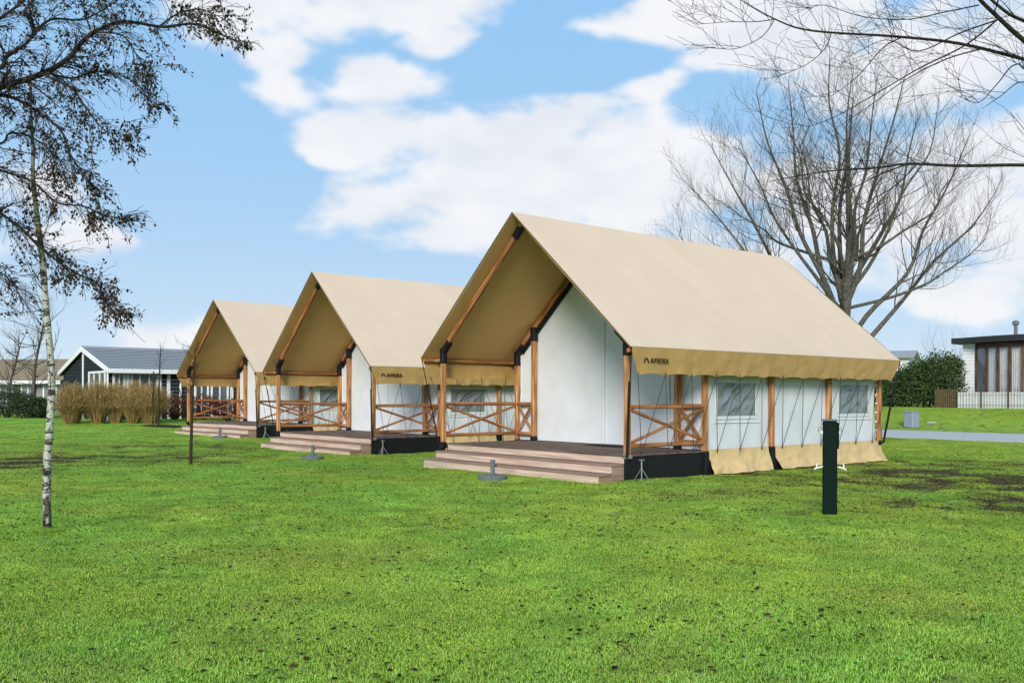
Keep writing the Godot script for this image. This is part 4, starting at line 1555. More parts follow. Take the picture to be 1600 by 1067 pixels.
# ---------------------------------------------------------------- scene
func _ready() -> void:
	rng.seed = 12345
	field = noise(0.35, 3, 8)
	patch = noise(0.22, 4, 9)
	# camera
	var cam := Camera3D.new()
	cam.name = "camera"
	cam.projection = Camera3D.PROJECTION_FRUSTUM
	cam.near = 0.1
	cam.far = 2000.0
	cam.size = 0.1 * 1067.0 / 1432.73
	cam.frustum_offset = Vector2(0, 0.1 * (618.63 - 533.5) / 1432.73)
	cam.position = Vector3(0, 1.57, 0)
	cam.rotation.z = 0.002315
	add_child(cam)
	cam.current = true
	# sky, exposure
	var env := Environment.new()
	env.background_mode = Environment.BG_SKY
	var sky := Sky.new()
	var sm := PanoramaSkyMaterial.new()
	sm.panorama = make_sky()
	sky.sky_material = sm
	env.sky = sky
	env.background_energy_multiplier = 0.43
	env.tonemap_mode = Environment.TONE_MAPPER_LINEAR
	env.tonemap_exposure = 2.35
	env.sdfgi_enabled = true
	env.ssao_enabled = true
	env.ssil_enabled = true
	var we := WorldEnvironment.new()
	we.name = "world_environment"
	we.environment = env
	add_child(we)
	# veiled winter sun behind the camera
	var sun := DirectionalLight3D.new()
	sun.name = "sun"
	sun.light_energy = 0.5
	sun.light_angular_distance = 20.0
	sun.light_color = Color(1.0, 0.975, 0.935)
	sun.shadow_enabled = true
	add_child(sun)
	sun.look_at_from_position(Vector3(-0.17, 0.41, 0.90) * 50.0, Vector3.ZERO)
	make_materials()
	print("materials ", Time.get_ticks_msec())
	build_ground()
	print("ground ", Time.get_ticks_msec())
	build_tents()
	print("tents ", Time.get_ticks_msec())
	dark_house()
	tan_house()
	bay_house()
	build_right_side()
	build_left_side()
	print("houses ", Time.get_ticks_msec())
	bare_tree()
	near_trees()
	birch()
	sapling("thin brown sapling standing alone in front of the farthest tent", Vector3(-7.34, 0.0, -20.92), 2.65, 0.042, 91, 0.6, 0.0)
	sapling("very thin dark sapling tied to a stake before the dry grasses", Vector3(-16.3, ground(-16.3, -42.2), -42.2), 3.6, 0.05, 92, 0.35, 2.35)
	print("trees ", Time.get_ticks_msec())
	build_pedestal()
	build_lawn()
	print("lawn ", Time.get_ticks_msec())


func build_ground() -> void:
	var xs := []
	var zs := []
	for k in range(-110, 111):
		var u := k / 110.0
		xs.append(signf(u) * (26.0 * absf(u) + 24.0 * pow(absf(u), 3.0) + 650.0 * pow(absf(u), 9.0)))
	for k in 171:
		var u := k / 170.0
		zs.append(12.0 - 58.0 * u - 26.0 * pow(u, 3.0) - 800.0 * pow(u, 12.0))
	for k in range(1, 9):
		zs.push_front(12.0 + 2.0 * pow(1.9, k))
	var mb := MB.new()
	for z in zs:
		for x in xs:
			var e := 0.15
			var h := ground(x, z)
			var nn := Vector3(h - ground(x + e, z), e, h - ground(x, z + e)).normalized()
			var bare := worn(x, z)
			mb.tint = Color.WHITE.lerp(Color(0.28, 0.15, 0.45), clampf(bare * 1.3, 0, 1))
			mb.vert(Vector3(x, h, z), nn, Vector2(x, z))
	var nx := xs.size()
	for r in zs.size() - 1:
		for k in nx - 1:
			var a := r * nx + k
			mb.face(a, a + 1, a + nx + 1)
			mb.face(a, a + nx + 1, a + nx)
	var g := put("ground", mb, M.lawn)
	tag(g, "green winter lawn that rises gently to a bank on the right", "", "", "structure")
	# road across the right background
	var e1 := Vector3(0.637, 0, 0.771)
	var e2 := Vector3(0.771, 0, -0.637)
	var rd := MB.new()
	var base := e2 * 33.7
	for k in 60:
		var a := base + e1 * (-60.0 + k * 2.0)
		var b := base + e1 * (-60.0 + (k + 1) * 2.0)
		var w := e2 * 7.2
		for q in [a, b]:
			q.y = 0.0
		rd.quad(a + Vector3.UP * 0.03, b + Vector3.UP * 0.03, b + w + Vector3.UP * 0.03, a + w + Vector3.UP * 0.03, Vector2(a.x, a.z), Vector2(b.x, b.z), Vector2(b.x, b.z), Vector2(a.x, a.z))
		rd.quad(a + Vector3.DOWN * 0.05, b + Vector3.DOWN * 0.05, b + Vector3.UP * 0.03, a + Vector3.UP * 0.03)
		rd.quad(b + w + Vector3.DOWN * 0.05, a + w + Vector3.DOWN * 0.05, a + w + Vector3.UP * 0.03, b + w + Vector3.UP * 0.03)
	tag(put("road", rd, M.asphalt), "pale grey road crossing behind the tents at right", "", "", "structure")


func build_tents() -> void:
	var t := make_tent("nearest and largest-looking safari tent, with two windows along its side")
	var y1 := 0.0
	t.position = Vector3(0.26, y1, -18.981)
	t.rotation.y = -0.8801
	copy_of(t, Vector3(-5.687, -0.085, -27.415), -0.8699, "middle safari tent, between the other two")
	copy_of(t, Vector3(-11.441, -0.03, -36.054), -0.7996, "farthest safari tent, leftmost of the three, near the dark house")
	var spots := [[0.26, 0.0, -18.981, -0.8801], [-5.687, -0.085, -27.415, -0.8699], [-11.441, -0.03, -36.054, -0.7996]]
	var which := ["nearest", "middle", "farthest"]
	var bases := [Vector3(-0.36, 0, -17.20), Vector3(-5.094, 0.000, -23.409), Vector3(-10.797, 0.000, -33.862)]
	for k in 3:
		var q: Array = spots[k]
		var xf := Transform3D(Basis(Vector3.UP, q[3]), Vector3(q[0], q[1], q[2]))
		var p: Vector3 = bases[k]
		p.y = ground(p.x, p.z) + 0.02
		make_parasol_base("round grey parasol base on grass before the %s tent's steps" % which[k], p)
		var tp := xf * Vector3(H + 0.17, 0, -0.20)
		tp.y = ground(tp.x, tp.z)
		make_tripod("small steel tripod at the right deck corner of the %s tent" % which[k], tp, 0.4)
		var m := thing("door_mat", "black door mat on the %s tent's porch deck" % which[k], "door mat", xf * Vector3(0.55, DH + 0.009, -1.92), q[3], "door mats on the porch decks")
		one_box("pad", m, M.rubber_mat, Vector3.ZERO, Vector3(0.85, 0.016, 0.5), 0.005)
		var rim := MB.new()
		for s in [-1.0, 1.0]:
			rim.box(Transform3D(Basis(), Vector3(s * 0.44, 0, 0)), Vector3(0.03, 0.018, 0.56), 0.004)
			rim.box(Transform3D(Basis(), Vector3(0, 0, s * 0.265)), Vector3(0.85, 0.0175, 0.03), 0.004)
		put("edging", rim, M.black_strap, m)


func build_pedestal() -> void:
	var at := Vector3(4.149, 0, -11.95)
	at.y = ground(at.x, at.z)
	var t := thing("power_pedestal", "dark green power pedestal with hooks standing on the right lawn", "pedestal", at, -0.27)
	one_box("body", t, M.pedestal_green, Vector3(0, 0.60, 0), Vector3(0.175, 1.30, 0.175), 0.014)
	one_box("cap", t, M.grey_plastic, Vector3(0, 1.262, 0), Vector3(0.19, 0.022, 0.19), 0.008)
	one_box("socket_door", t, M.pedestal_green, Vector3(0.098, 1.06, 0.0), Vector3(0.02, 0.34, 0.14), 0.006)
	for s in [-1.0, 1.0]:
		var ring := MB.new()
		var pts := PackedVector3Array()
		for k in 9:
			var an := PI * k / 8.0
			pts.append(Vector3(s * (0.091 + 0.055 * sin(an)), 1.14 + 0.045 * cos(an), 0.03))
		ring.tube(pts, taper(pts.size(), 0.009, 0.009), 6)
		put("ring", ring, M.steel, t)
		one_box("plug", t, M.white_plastic, Vector3(s * 0.100, 1.10, 0.03), Vector3(0.03, 0.045, 0.04), 0.008)
		var hook := MB.new()
		hook.tube(PackedVector3Array([Vector3(s * 0.085, 0.655, 0.05), Vector3(s * 0.14, 0.645, 0.06), Vector3(s * 0.175, 0.635, 0.06), Vector3(s * 0.195, 0.62, 0.06)]), PackedFloat32Array([0.012, 0.011, 0.011, 0.012]), 6)
		hook.tube(PackedVector3Array([Vector3(s * 0.165, 0.638, 0.06), Vector3(s * 0.168, 0.675, 0.06), Vector3(s * 0.155, 0.705, 0.06)]), PackedFloat32Array([0.010, 0.010, 0.008]), 6)
		put("hook", hook, M.white_plastic, t)
	var wire := MB.new()
	wire.tube(PackedVector3Array([Vector3(-0.1, 0.65, 0.094), Vector3(0.0, 0.64, 0.097), Vector3(0.1, 0.65, 0.094)]), PackedFloat32Array([0.006, 0.006, 0.006]), 5)
	put("wire", wire, M.black_strap, t)


func build_right_side() -> void:
	var e1 := Vector3(0.637, 0, 0.771)
	rng.seed = 300
	# clipped hedge along the bank
	var a := Vector3(20.576, 0.857, -51.000)
	var b := Vector3(23.475, 0.899, -48.600)
	a.y = 1.0
	b.y = 1.0
	var t := thing("hedge", "tall dark green hedge on the bank beside the white chalet", "hedge", a)
	var lv := MB.new()
	var greens := [Color(0.050, 0.090, 0.028), Color(0.070, 0.115, 0.034), Color(0.095, 0.140, 0.045), Color(0.040, 0.070, 0.028)]
	var n := 13
	for k in n:
		var u := k / float(n - 1)
		var hh := lerpf(1.7, 2.9, rise(0.0, 0.8, u))
		var p := (b - a) * u
		p.y = ground(a.x + p.x, a.z + p.z) - 1.0
		leaf_mass(lv, p + Vector3(0, hh * 0.5, 0), Vector3(1.3, hh * 1.05, 1.5), 1500, 0.14, greens, 300 + k)
	put("foliage", lv, M.evergreen_leaf, t)
	var core := MB.new()
	for k in n:
		var u := k / float(n - 1)
		var p := (b - a) * u
		p.y = ground(a.x + p.x, a.z + p.z) - 1.05
		core.tube(PackedVector3Array([p, p + Vector3(0.1, 0.9, 0), p + Vector3(0.0, 1.6, 0.1)]), PackedFloat32Array([0.06, 0.04, 0.015]), 6)
	put("stems", core, M.sapling_bark, t)
	# bare shrub showing above the hedge
	var sh := thing("bare_shrub", "bare twiggy shrub showing above the hedge", "shrub", Vector3(25.631, 0.824, -54.000))
	var tw := MB.new()
	var none := []
	none.resize(40001)
	for k in 16:
		shoot(tw, Vector3(0, 0.2, 0), (Vector3.UP + rand_dir() * 0.6).normalized(), 3.4, 0.03, 2, 0.05, 0.12, 0.5, 1.0, none)
	put("stems", tw, M.grey_bark, sh)
	# wooden paling fence
	var fa := Vector3(22.029, 0.911, -47.600)
	var fb := Vector3(22.736, 0.925, -46.800)
	fa.y = 0.0
	fb.y = 0.0
	var fence := thing("paling_fence", "short weathered wooden paling fence between hedge and white garden wall", "fence", Vector3(fa.x, 0.98, fa.z))
	var d := fb - fa
	var cnt := 10
	for k in cnt + 1:
		var p := d * (float(k) / cnt)
		one_box("paling", fence, M.paling_wood, p + Vector3(0, 0.46 + 0.02 * sin(k * 2.3), 0), Vector3(0.085, 1.06, 0.05), 0.012)
	for y in [0.25, 0.75]:
		one_beam("rail", fence, M.paling_wood, Vector3(0, y, -0.06), d + Vector3(0, y, -0.06), 0.05, 0.08, 0.008)
	# low white wall with thin dark pickets before it
	var wa := Vector3(22.720, 0.926, -46.700)
	var wb := Vector3(25.564, 0.979, -43.600)
	wa.y = 0.0
	wb.y = 0.0
	var wd := wb - wa
	var wall := thing("garden_wall", "low white boarded garden wall in front of the chalet", "wall", Vector3(wa.x, 0.98, wa.z))
	var wn := 16
	for k in wn:
		one_beam("panel", wall, M.white_board, wd * (k / float(wn)) + wd.normalized() * 0.006 + Vector3.UP * 0.40, wd * ((k + 1) / float(wn)) - wd.normalized() * 0.006 + Vector3.UP * 0.40, 0.06, 0.86, 0.008)
	var pf := thing("picket_fence", "row of thin dark pickets before the low white wall", "fence", Vector3(wa.x, 0.98, wa.z) + Vector3(-0.10, 0, 0.13))
	var pn := 30
	for k in pn:
		var p := wd * ((k + 0.4) / pn)
		var pk := MB.new()
		var big := k % 9 == 8
		pk.beam(p + Vector3.DOWN * 0.08, p + Vector3.UP * (1.05 + 0.05 * sin(k * 1.9)), 0.06 if big else 0.020, 0.05 if big else 0.02, 0.005)
		put("picket", pk, M.paling_wood if not big else M.window_wood, pf)
	for y in [0.2, 0.72]:
		one_beam("wire", pf, M.paling_wood, Vector3(0, y, -0.04), wd + Vector3(0, y, -0.04), 0.012, 0.016, 0.002)
	# bin and slab on the bank
	var bp := Vector3(19.153, 0.439, -43.900)
	bp.y = ground(bp.x, bp.z)
	var bin := thing("litter_bin", "blue-grey square litter bin on the grass bank", "bin", bp, 0.5)
	one_box("body", bin, M.pale_grey_plastic, Vector3(0, 0.36, 0), Vector3(0.50, 0.74, 0.50), 0.03)
	one_box("rim", bin, M.pale_grey_plastic, Vector3(0, 0.745, 0), Vector3(0.55, 0.05, 0.55), 0.015)
	var sp := Vector3(20.179, 0.623, -44.000)
	sp.y = ground(sp.x, sp.z) + 0.03
	var slab := thing("stone_slab", "small pale slab lying on the grass bank right of the bin", "slab", sp, 0.7)
	one_box("top", slab, M.pale_render, Vector3(0, 0.02, 0), Vector3(0.42, 0.05, 0.30), 0.012)
	one_box("foot", slab, M.grey_render, Vector3(0, -0.05, 0), Vector3(0.34, 0.09, 0.22), 0.01)
	far_house("pale distant house with grey sloping roof just past the nearest tent's eave", Vector3(32.863, 1.571, -79.000) * Vector3(1, 0, 1) + Vector3(0, 1.0, 0), 2.6, 4.1, 0.5, M.roof_tile_grey)
	far_house("second pale distant house, lower, over the hedge top", Vector3(39.064, 1.576, -88.000) * Vector3(1, 0, 1) + Vector3(0, 1.0, 0), 3.4, 3.6, 0.4, M.pale_render)


func build_left_side() -> void:
	var k := 0
	for q in [[112, 43.0, 2.0, 1.75, "leftmost, set apart, of"], [152, 43.3, 2.1, 1.6, "second from left of"], [181, 43.6, 2.0, 1.25, "narrow third of"], [208, 43.4, 2.05, 1.5, "fourth from left of"], [236, 43.2, 2.0, 1.6, "rightmost of"]]:
		var d: float = q[1]
		var x: float = (q[0] - 800.0) / 1432.73 * d
		dry_clump("tan dry ornamental grass clump, %s the row" % q[4], Vector3(x, ground(x, -d) - 0.02, -d), q[2], q[3], 500 + k)
		k += 1
	# shrubs
	var greens := [Color(0.030, 0.060, 0.020), Color(0.045, 0.075, 0.030), Color(0.055, 0.085, 0.040)]
	k = 0
	for q in [[10, 50.0, 2.3, 1.7, "at the left edge of the picture"], [42, 49.5, 2.2, 1.35, "low, right of the bare bush"], [62, 50.5, 1.6, 1.1, "smallest, beside the birch trunk"]]:
		var d: float = q[1]
		var x: float = (q[0] - 800.0) / 1432.73 * d
		shrub("evergreen_shrub", "dark evergreen shrub before the tan-roofed house, %s" % q[4], Vector3(x, ground(x, -d), -d), Vector3(q[2], q[3], 1.5), 2600, 0.11, greens, 540 + k, "shrub", "evergreen shrubs at far left")
		k += 1
	var reds := [Color(0.16, 0.045, 0.022), Color(0.12, 0.035, 0.020), Color(0.20, 0.075, 0.030), Color(0.09, 0.03, 0.02)]
	k = 0
	for q in [[272, 46.0, 1.6, 1.1, "left of the farthest tent"], [318, 46.5, 1.7, 1.2, "seen left through the farthest tent's porch"], [355, 47.0, 1.7, 1.05, "seen in the middle of the farthest tent's porch"], [388, 47.4, 1.6, 1.1, "seen right through the farthest tent's porch"]]:
		var d: float = q[1]
		var x: float = (q[0] - 800.0) / 1432.73 * d
		shrub("red_shrub", "low red-brown leafed shrub %s" % q[4], Vector3(x, ground(x, -d) + 0.1, -d), Vector3(q[2], q[3], 1.2), 1300, 0.10, reds, 560 + k, "shrub", "red-brown shrubs along the dark house")
		k += 1
	# bare bush tree in front of the tan roofed house
	rng.seed = 580
	var none := []
	none.resize(40001)
	for q in [[50, 52.0, 5.9, 0.14, "leafless small tree rising before the tan roof, behind the birch"], [12, 52.5, 4.2, 0.10, "leafless bush before the tan roof at the left edge"]]:
		var d: float = q[1]
		var x: float = (q[0] - 800.0) / 1432.73 * d
		var t := thing("bare_bush", q[4], "tree", Vector3(x, ground(x, -d), -d))
		var tr := MB.new()
		var h: float = q[2]
		var pts := curve([Vector3(0, -0.2, 0), Vector3(0.05, h * 0.25, 0), Vector3(0.15, h * 0.5, 0), Vector3(0.45, h * 0.75, 0), Vector3(0.7, h, 0)], 4)
		tr.tube(pts, taper(pts.size(), q[3], 0.02), 8)
		put("trunk", tr, M.grey_bark, t)
		var cr := MB.new()
		for j in range(2, pts.size()):
			for e in 2:
				shoot(cr, pts[j], (rand_dir() + Vector3.UP * 0.7).normalized(), h * rng.randf_range(0.22, 0.40), 0.026, 2, 0.10, 0.16, 0.6, 0.9, none)
		put("crown", cr, M.grey_bark, t)
	# bare earth strip round the staked sapling
	var soil := MB.new()
	var c := Vector3(-16.0, 0, -42.0)
	for j in 24:
		var a0 := TAU * j / 24.0
		var a1 := TAU * (j + 1) / 24.0
		var p0 := c + Vector3(cos(a0) * (1.5 + 0.2 * sin(j * 1.7)), 0, sin(a0) * 0.6)
		var p1 := c + Vector3(cos(a1) * (1.5 + 0.2 * sin((j + 1) * 1.7 if j < 23 else 0.0)), 0, sin(a1) * 0.6)
		p0.y = ground(p0.x, p0.z) + 0.01
		p1.y = ground(p1.x, p1.z) + 0.01
		var m := c
		m.y = ground(c.x, c.z) + 0.06
		soil.tri(m, p1, p0)
	tag(put("soil_bed", soil, M.soil), "strip of bare dark earth round the staked sapling", "", "", "structure")


# ---------------------------------------------------------------- lawn cover
func worn(x: float, z: float) -> float:
	# how much bare earth shows: patches seen on the right lawn, the left edge and before the left house
	var n := patch.get_noise_2d(x * 3.2, z * 3.2)
	var s := 0.0
	for q in [[8.6, -17.0, 3.6, 3.0, 1.0], [7.2, -13.4, 2.2, 1.2, 0.75], [-11.5, -22.0, 2.4, 3.6, 1.0], [-10.5, -28.5, 5.0, 2.6, 0.45], [-8.5, -24.0, 2.4, 2.4, 0.6], [9.5, -21.5, 4.0, 2.0, 0.5], [4.0, -12.4, 0.5, 0.25, 0.7], [2.9, -14.6, 1.6, 0.6, 0.5]]:
		var dx: float = (x - q[0]) / q[2]
		var dz: float = (z - q[1]) / q[3]
		s = maxf(s, q[4] * exp(-(dx * dx + dz * dz)))
	return clampf(s * (0.78 + 1.9 * n) + 0.30 * maxf(0.0, n - 0.35), 0.0, 1.0)


func blade_patch(seed_: int, count: int, size: float, hmin: float, hmax: float, wide: float) -> ArrayMesh:
	rng.seed = seed_
	var mb := MB.new()
	for k in count:
		var p := Vector3(rng.randf_range(-0.5, 0.5) * size, -0.004, rng.randf_range(-0.5, 0.5) * size)
		if p.length() > size * 0.5 * (1.15 - 0.3 * rng.randf()):
			continue
		var an := rng.randf() * TAU
		var lean := Vector3(cos(an), 0, sin(an)) * rng.randf_range(0.1, 1.0)
		var h := rng.randf_range(hmin, hmax)
		var sd := Vector3(-sin(an), 0, cos(an)).rotated(Vector3.UP, rng.randf_range(-0.7, 0.7)) * wide * rng.randf_range(0.6, 1.3)
		var mid := p + Vector3.UP * h * 0.62 + lean * h * 0.28
		var tip := p + Vector3.UP * h * 0.95 + lean * h * 0.95
		var q := rng.randf()
		var g := rng.randf_range(0.75, 1.25)
		if q < 0.62:
			mb.tint = Color(0.330 * g, 0.525 * g, 0.072 * g)
		elif q < 0.90:
			mb.tint = Color(0.430 * g, 0.540 * g, 0.084 * g)
		elif q < 0.95:
			mb.tint = Color(0.27 * g, 0.44 * g, 0.08 * g)
		else:
			mb.tint = Color(0.50 * g, 0.45 * g, 0.18 * g)
		var n1 := (lean.cross(sd) * 0.0 + Vector3.UP * 0.8 - lean * 0.45).normalized()
		var a := mb.vert(p - sd, n1, Vector2.ZERO)
		var b := mb.vert(p + sd, n1, Vector2.ZERO)
		var c := mb.vert(mid + sd * 0.85, n1, Vector2.ZERO)
		var d := mb.vert(mid - sd * 0.85, n1, Vector2.ZERO)
		var e := mb.vert(tip, n1, Vector2.ZERO)
		mb.face(a, b, c)
		mb.face(a, c, d)
		mb.face(d, c, e)
	return mb.mesh()


func on_lawn(x: float, z: float) -> bool:
	var s := along(x, z)
	if s > 33.6 and s < 41.0:
		return false
	for q in [[0.26, -18.981, -0.8801], [-5.687, -27.415, -0.8699], [-11.441, -36.054, -0.7996]]:
		var p: Vector3 = Transform3D(Basis(Vector3.UP, q[2]), Vector3(q[0], 0, q[1])).affine_inverse() * Vector3(x, 0, z)
		if p.x > -H + 0.1 and p.x < H - 0.05 and p.z < 0.62 and p.z > -LEN + 0.1:
			return false
	return true


func build_lawn() -> void:
	var variants := [blade_patch(1001, 2600, 0.50, 0.010, 0.028, 0.0023), blade_patch(1002, 2600, 0.50, 0.008, 0.023, 0.0023), blade_patch(1003, 2200, 0.50, 0.012, 0.037, 0.0024), blade_patch(1004, 2000, 0.50, 0.007, 0.020, 0.0026)]
	var where := [[], [], [], []]
	var tints := [[], [], [], []]
	rng.seed = 2001
	var d := 3.6
	while d < 66.0:
		var step := 0.27 if d < 10.0 else (0.33 if d < 18.0 else (0.48 if d < 32.0 else 0.8))
		var sc := 1.0 if d < 18.0 else (1.35 if d < 32.0 else 2.1)
		var half := 0.62 * d + 1.6
		var x := -half
		while x < half:
			var px := x + rng.randf_range(-0.5, 0.5) * step
			var pz := -(d + rng.randf_range(-0.5, 0.5) * step)
			x += step
			if not on_lawn(px, pz):
				continue
			if along(px, pz) > 47.5 and px > 10.0:
				continue
			var w := worn(px, pz)
			if rng.randf() < w * 0.85:
				continue
			var n1 := patch.get_noise_2d(px, pz)
			var n2 := patch.get_noise_2d(px * 4.0 + 50.0, pz * 4.0)
			var moss := clampf(0.45 + 1.5 * n1 + 0.6 * n2 + 0.035 * px, 0.0, 1.0)
			var col := Color(0.88, 1.02, 1.0).lerp(Color(1.18, 1.05, 0.95), moss)
			var straw := clampf((patch.get_noise_2d(px * 1.7 - 80.0, pz * 1.7 + 20.0) - 0.12) * 3.0, 0.0, 1.0)
			col = col.lerp(Color(1.22, 0.95, 1.15), straw * 0.55)
			var n3 := field.get_noise_2d(px * 9.0, pz * 9.0)
			var bright := 1.06 + 0.24 * n2 + 0.34 * n3 + 0.12 * rng.randf_range(-1, 1)
			bright *= lerpf(1.0, 0.62, w)
			col = col.lerp(Color(0.80, 0.62, 0.75), w * 0.6) * bright
			col.a = 1.0
			var v := 0
			var pick := n2 + rng.randf_range(-0.3, 0.3)
			if moss > 0.72 and pick > -0.1:
				v = 3
			elif pick > 0.22:
				v = 2
			elif pick < 0.0:
				v = 1
			var s := sc * rng.randf_range(0.85, 1.2)
			var hs := lerpf(1.0, 1.3, clampf((d - 15.0) / 30.0, 0, 1)) * rng.randf_range(0.85, 1.15)
			var e := 0.2
			var h := ground(px, pz)
			var up := Vector3(h - ground(px + e, pz), e, h - ground(px, pz + e)).normalized()
			var bs := Basis(Quaternion(Vector3.UP, up)) * Basis(Vector3.UP, rng.randf() * TAU) * Basis.from_scale(Vector3(s, hs, s))
			where[v].append(Transform3D(bs, Vector3(px, h, pz)))
			tints[v].append(col)
		d += step
	for q in [[4.15, -11.95, 0.16], [-5.30, -10.46, 0.10], [-7.34, -20.92, 0.12]]:
		for k in 14:
			var an := TAU * k / 14.0
			var p := Vector3(q[0] + cos(an) * q[2], 0, q[1] + sin(an) * q[2])
			p.y = ground(p.x, p.z)
			where[2].append(Transform3D(Basis(Vector3.UP, an * 3.0) * Basis.from_scale(Vector3(0.35, rng.randf_range(1.3, 2.3), 0.35)), p))
			tints[2].append(Color(0.8, 0.92, 0.8))
	for v in 4:
		var mm := MultiMesh.new()
		mm.transform_format = MultiMesh.TRANSFORM_3D
		mm.use_colors = true
		mm.mesh = variants[v]
		mm.instance_count = where[v].size()
		for k in where[v].size():
			mm.set_instance_transform(k, where[v][k])
			mm.set_instance_color(k, tints[v][k])
		var o := MultiMeshInstance3D.new()
		o.name = numbered("lawn_grass")
		o.multimesh = mm
		o.material_override = M.grass_blade
		add_child(o)
		tag(o, ["medium green blades that make up much of the lawn", "short fine green blades that make up most of the lawn", "longer grass tufts scattered over the lawn", "low yellow-green mossy turf in patches of the lawn"][v], "grass", "", "stuff")
		print("grass patches ", where[v].size())
	# crumbs of earth where the turf is worn
	rng.seed = 2500
	var cr := MB.new()
	for k in 6:
		var a0 := TAU * k / 6.0
		var a1 := TAU * (k + 1) / 6.0
		var r0 := 0.5 * (0.8 + 0.4 * sin(k * 2.3))
		var r1 := 0.5 * (0.8 + 0.4 * sin(((k + 1) % 6) * 2.3))
		var p0 := Vector3(cos(a0) * r0, 0, sin(a0) * r0)
		var p1 := Vector3(cos(a1) * r1, 0, sin(a1) * r1)
		cr.tri(Vector3(0.05, 0.42, 0), p1 * 0.75 + Vector3.UP * 0.25, p0 * 0.75 + Vector3.UP * 0.25)
		cr.quad(p0, p0 * 0.75 + Vector3.UP * 0.25, p1 * 0.75 + Vector3.UP * 0.25, p1)
	var cm := MultiMesh.new()
	cm.transform_format = MultiMesh.TRANSFORM_3D
	cm.use_colors = true
	cm.mesh = cr.mesh()
	var cspots := []
	var tries := 0
	while cspots.size() < 9000 and tries < 400000:
		tries += 1
		var dd := 9.0 + 24.0 * rng.randf()
		var x := rng.randf_range(-1, 1) * (0.6 * dd + 1.0)
		if not on_lawn(x, -dd) or rng.randf() > worn(x, -dd) - 0.12:
			continue
		var sz := rng.randf_range(0.015, 0.075)
		cspots.append(Transform3D(Basis(Vector3.UP, rng.randf() * TAU) * Basis.from_scale(Vector3(sz, sz * rng.randf_range(0.5, 1.0), sz)), Vector3(x, ground(x, -dd) - 0.002, -dd)))
	cm.instance_count = cspots.size()
	for k in cspots.size():
		cm.set_instance_transform(k, cspots[k])
		var g := rng.randf_range(0.6, 1.5)
		cm.set_instance_color(k, Color(0.062 * g, 0.050 * g, 0.030 * g))
	var co := MultiMeshInstance3D.new()
	co.name = "soil_crumbs"
	co.multimesh = cm
	co.material_override = M.soil_crumb
	add_child(co)
	tag(co, "crumbs of dark earth in the worn patches of the lawn", "soil", "", "stuff")
	# fallen leaves: a few hundred small ones as litter, the largest near ones singly
	rng.seed = 3003
	var lf := MB.new()
	lf.tint = Color.WHITE
	for s in [-1.0, 1.0]:
		lf.quad(Vector3(-0.5, 0, 0), Vector3(-0.15, 0.10, 0.30 * s), Vector3(0.25, 0.06, 0.24 * s), Vector3(0.5, 0.12, 0))
	lf.quad(Vector3(-0.5, 0, 0), Vector3(0.0, 0.02, 0.02), Vector3(-0.75, 0.05, 0.02), Vector3(-0.78, 0.04, -0.02))
	var leaf_mesh := lf.mesh()
	var browns := [Color(0.030, 0.022, 0.015), Color(0.022, 0.018, 0.014), Color(0.050, 0.030, 0.016), Color(0.036, 0.034, 0.020), Color(0.10, 0.045, 0.022)]
	var lm := MultiMesh.new()
	lm.transform_format = MultiMesh.TRANSFORM_3D
	lm.use_colors = true
	lm.mesh = leaf_mesh
	var spots := []
	var cols := []
	while spots.size() < 19000:
		var dd := 4.4 + 30.0 * pow(rng.randf(), 0.95)
		var x := rng.randf_range(-1, 1) * (0.6 * dd + 1.0)
		var n := patch.get_noise_2d(x * 2.0 + 31.0, dd * 2.0)
		if not on_lawn(x, -dd) or rng.randf() > 0.34 + 1.2 * n + 1.2 * worn(x, -dd) + (0.35 if dd > 10.0 else 0.0):
			continue
		var s := rng.randf_range(0.014, 0.044) * (1.0 if rng.randf() < 0.94 else 1.4)
		var bs := Basis(Vector3.UP, rng.randf() * TAU) * Basis(Vector3(1, 0, 0), rng.randf_range(-0.7, 0.7)) * Basis.from_scale(Vector3.ONE * s)
		spots.append(Transform3D(bs, Vector3(x, ground(x, -dd) + rng.randf_range(0.012, 0.030), -dd)))
		cols.append(browns[rng.randi() % 5 if rng.randf() < 0.35 else rng.randi() % 2])
	lm.instance_count = spots.size()
	for k in spots.size():
		lm.set_instance_transform(k, spots[k])
		lm.set_instance_color(k, cols[k])
	var lo := MultiMeshInstance3D.new()
	lo.name = "leaf_litter"
	lo.multimesh = lm
	lo.material_override = M.leaf_litter
	add_child(lo)
	tag(lo, "small dark withered leaves and bits scattered all over the lawn", "leaf litter", "", "stuff")
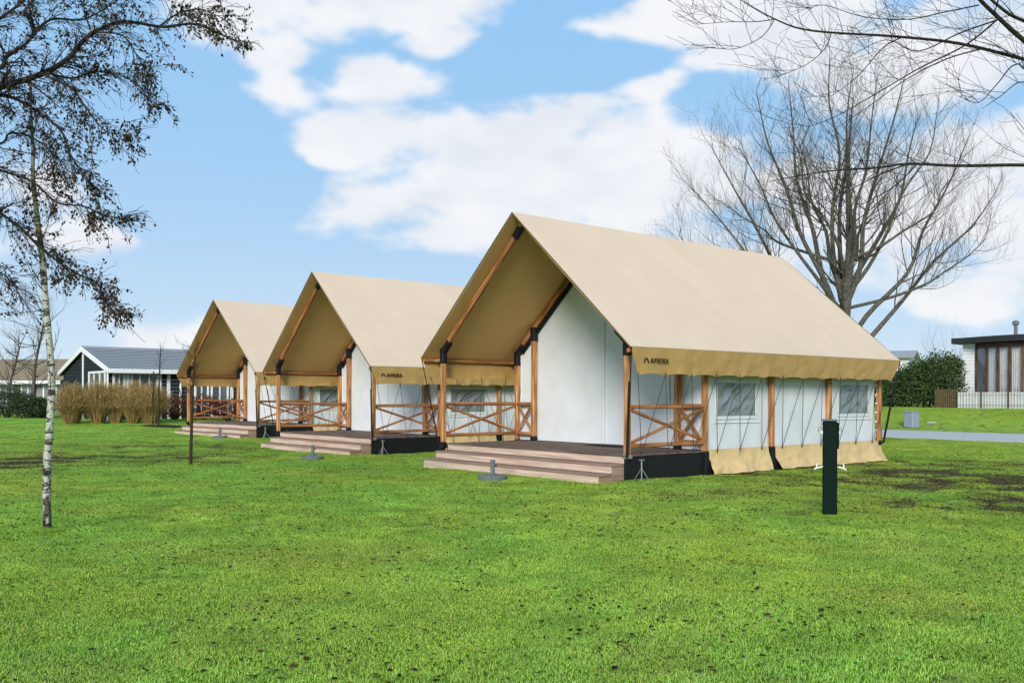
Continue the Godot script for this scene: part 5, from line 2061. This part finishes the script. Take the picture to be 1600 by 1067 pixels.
	# single leaves one can pick out in the foreground
	var singles := [Vector3(-2.503, 0.000, -6.867), Vector3(-2.370, 0.000, -6.528), Vector3(-2.706, 0.000, -6.525), Vector3(-2.548, 0.000, -5.556), Vector3(-2.453, 0.000, -5.269), Vector3(-2.424, 0.000, -5.055), Vector3(-2.108, 0.000, -5.730), Vector3(-1.634, 0.000, -6.961), Vector3(-1.730, 0.000, -5.153), Vector3(-3.436, 0.000, -10.689), Vector3(-3.124, 0.000, -9.473), Vector3(-3.250, 0.000, -8.698), Vector3(-2.343, 0.000, -7.911), Vector3(-3.683, 0.000, -7.523), Vector3(-0.654, 0.000, -7.847), Vector3(-0.468, 0.000, -7.849), Vector3(-1.034, 0.000, -6.697), Vector3(-0.904, 0.000, -6.504), Vector3(-0.814, 0.000, -6.166), Vector3(-0.919, 0.000, -6.148), Vector3(-0.571, 0.000, -6.052), Vector3(-1.180, 0.000, -6.079), Vector3(-1.362, 0.000, -6.078), Vector3(-0.323, 0.000, -5.574), Vector3(1.109, 0.000, -5.424), Vector3(1.133, 0.000, -5.187), Vector3(2.799, 0.000, -5.412), Vector3(2.994, 0.000, -5.743), Vector3(2.084, 0.000, -6.314), Vector3(0.448, 0.000, -6.061), Vector3(2.914, 0.000, -8.145), Vector3(1.653, 0.000, -8.594), Vector3(1.811, 0.000, -6.474), Vector3(0.326, 0.000, -6.592), Vector3(0.135, 0.000, -8.542), Vector3(2.297, 0.000, -7.641), Vector3(3.091, 0.000, -6.505), Vector3(2.211, 0.000, -5.856), Vector3(0.683, 0.000, -5.724), Vector3(0.165, 0.000, -5.144)]
	var kinds := []
	for c in browns:
		var m := mat("fallen_leaf_brown_%d" % kinds.size(), Color(c.r, c.g, c.b).linear_to_srgb(), 1.0, 0.05)
		kinds.append(m)
	for k in singles.size():
		var p: Vector3 = singles[k]
		var o := show_mesh("fallen_leaf", leaf_mesh, kinds[4] if k == 0 or k == 32 else kinds[k % 4])
		var s := rng.randf_range(0.036, 0.062)
		o.transform = Transform3D(Basis(Vector3.UP, rng.randf() * TAU) * Basis(Vector3(1, 0, 0), rng.randf_range(-0.4, 0.4)) * Basis.from_scale(Vector3.ONE * s), Vector3(p.x, ground(p.x, p.z) + 0.028, p.z))
		tag(o, "reddish fallen leaf on the lower left lawn" if k == 0 else "large dark fallen leaf lying on the foreground lawn", "leaf", "fallen leaves on the foreground lawn")
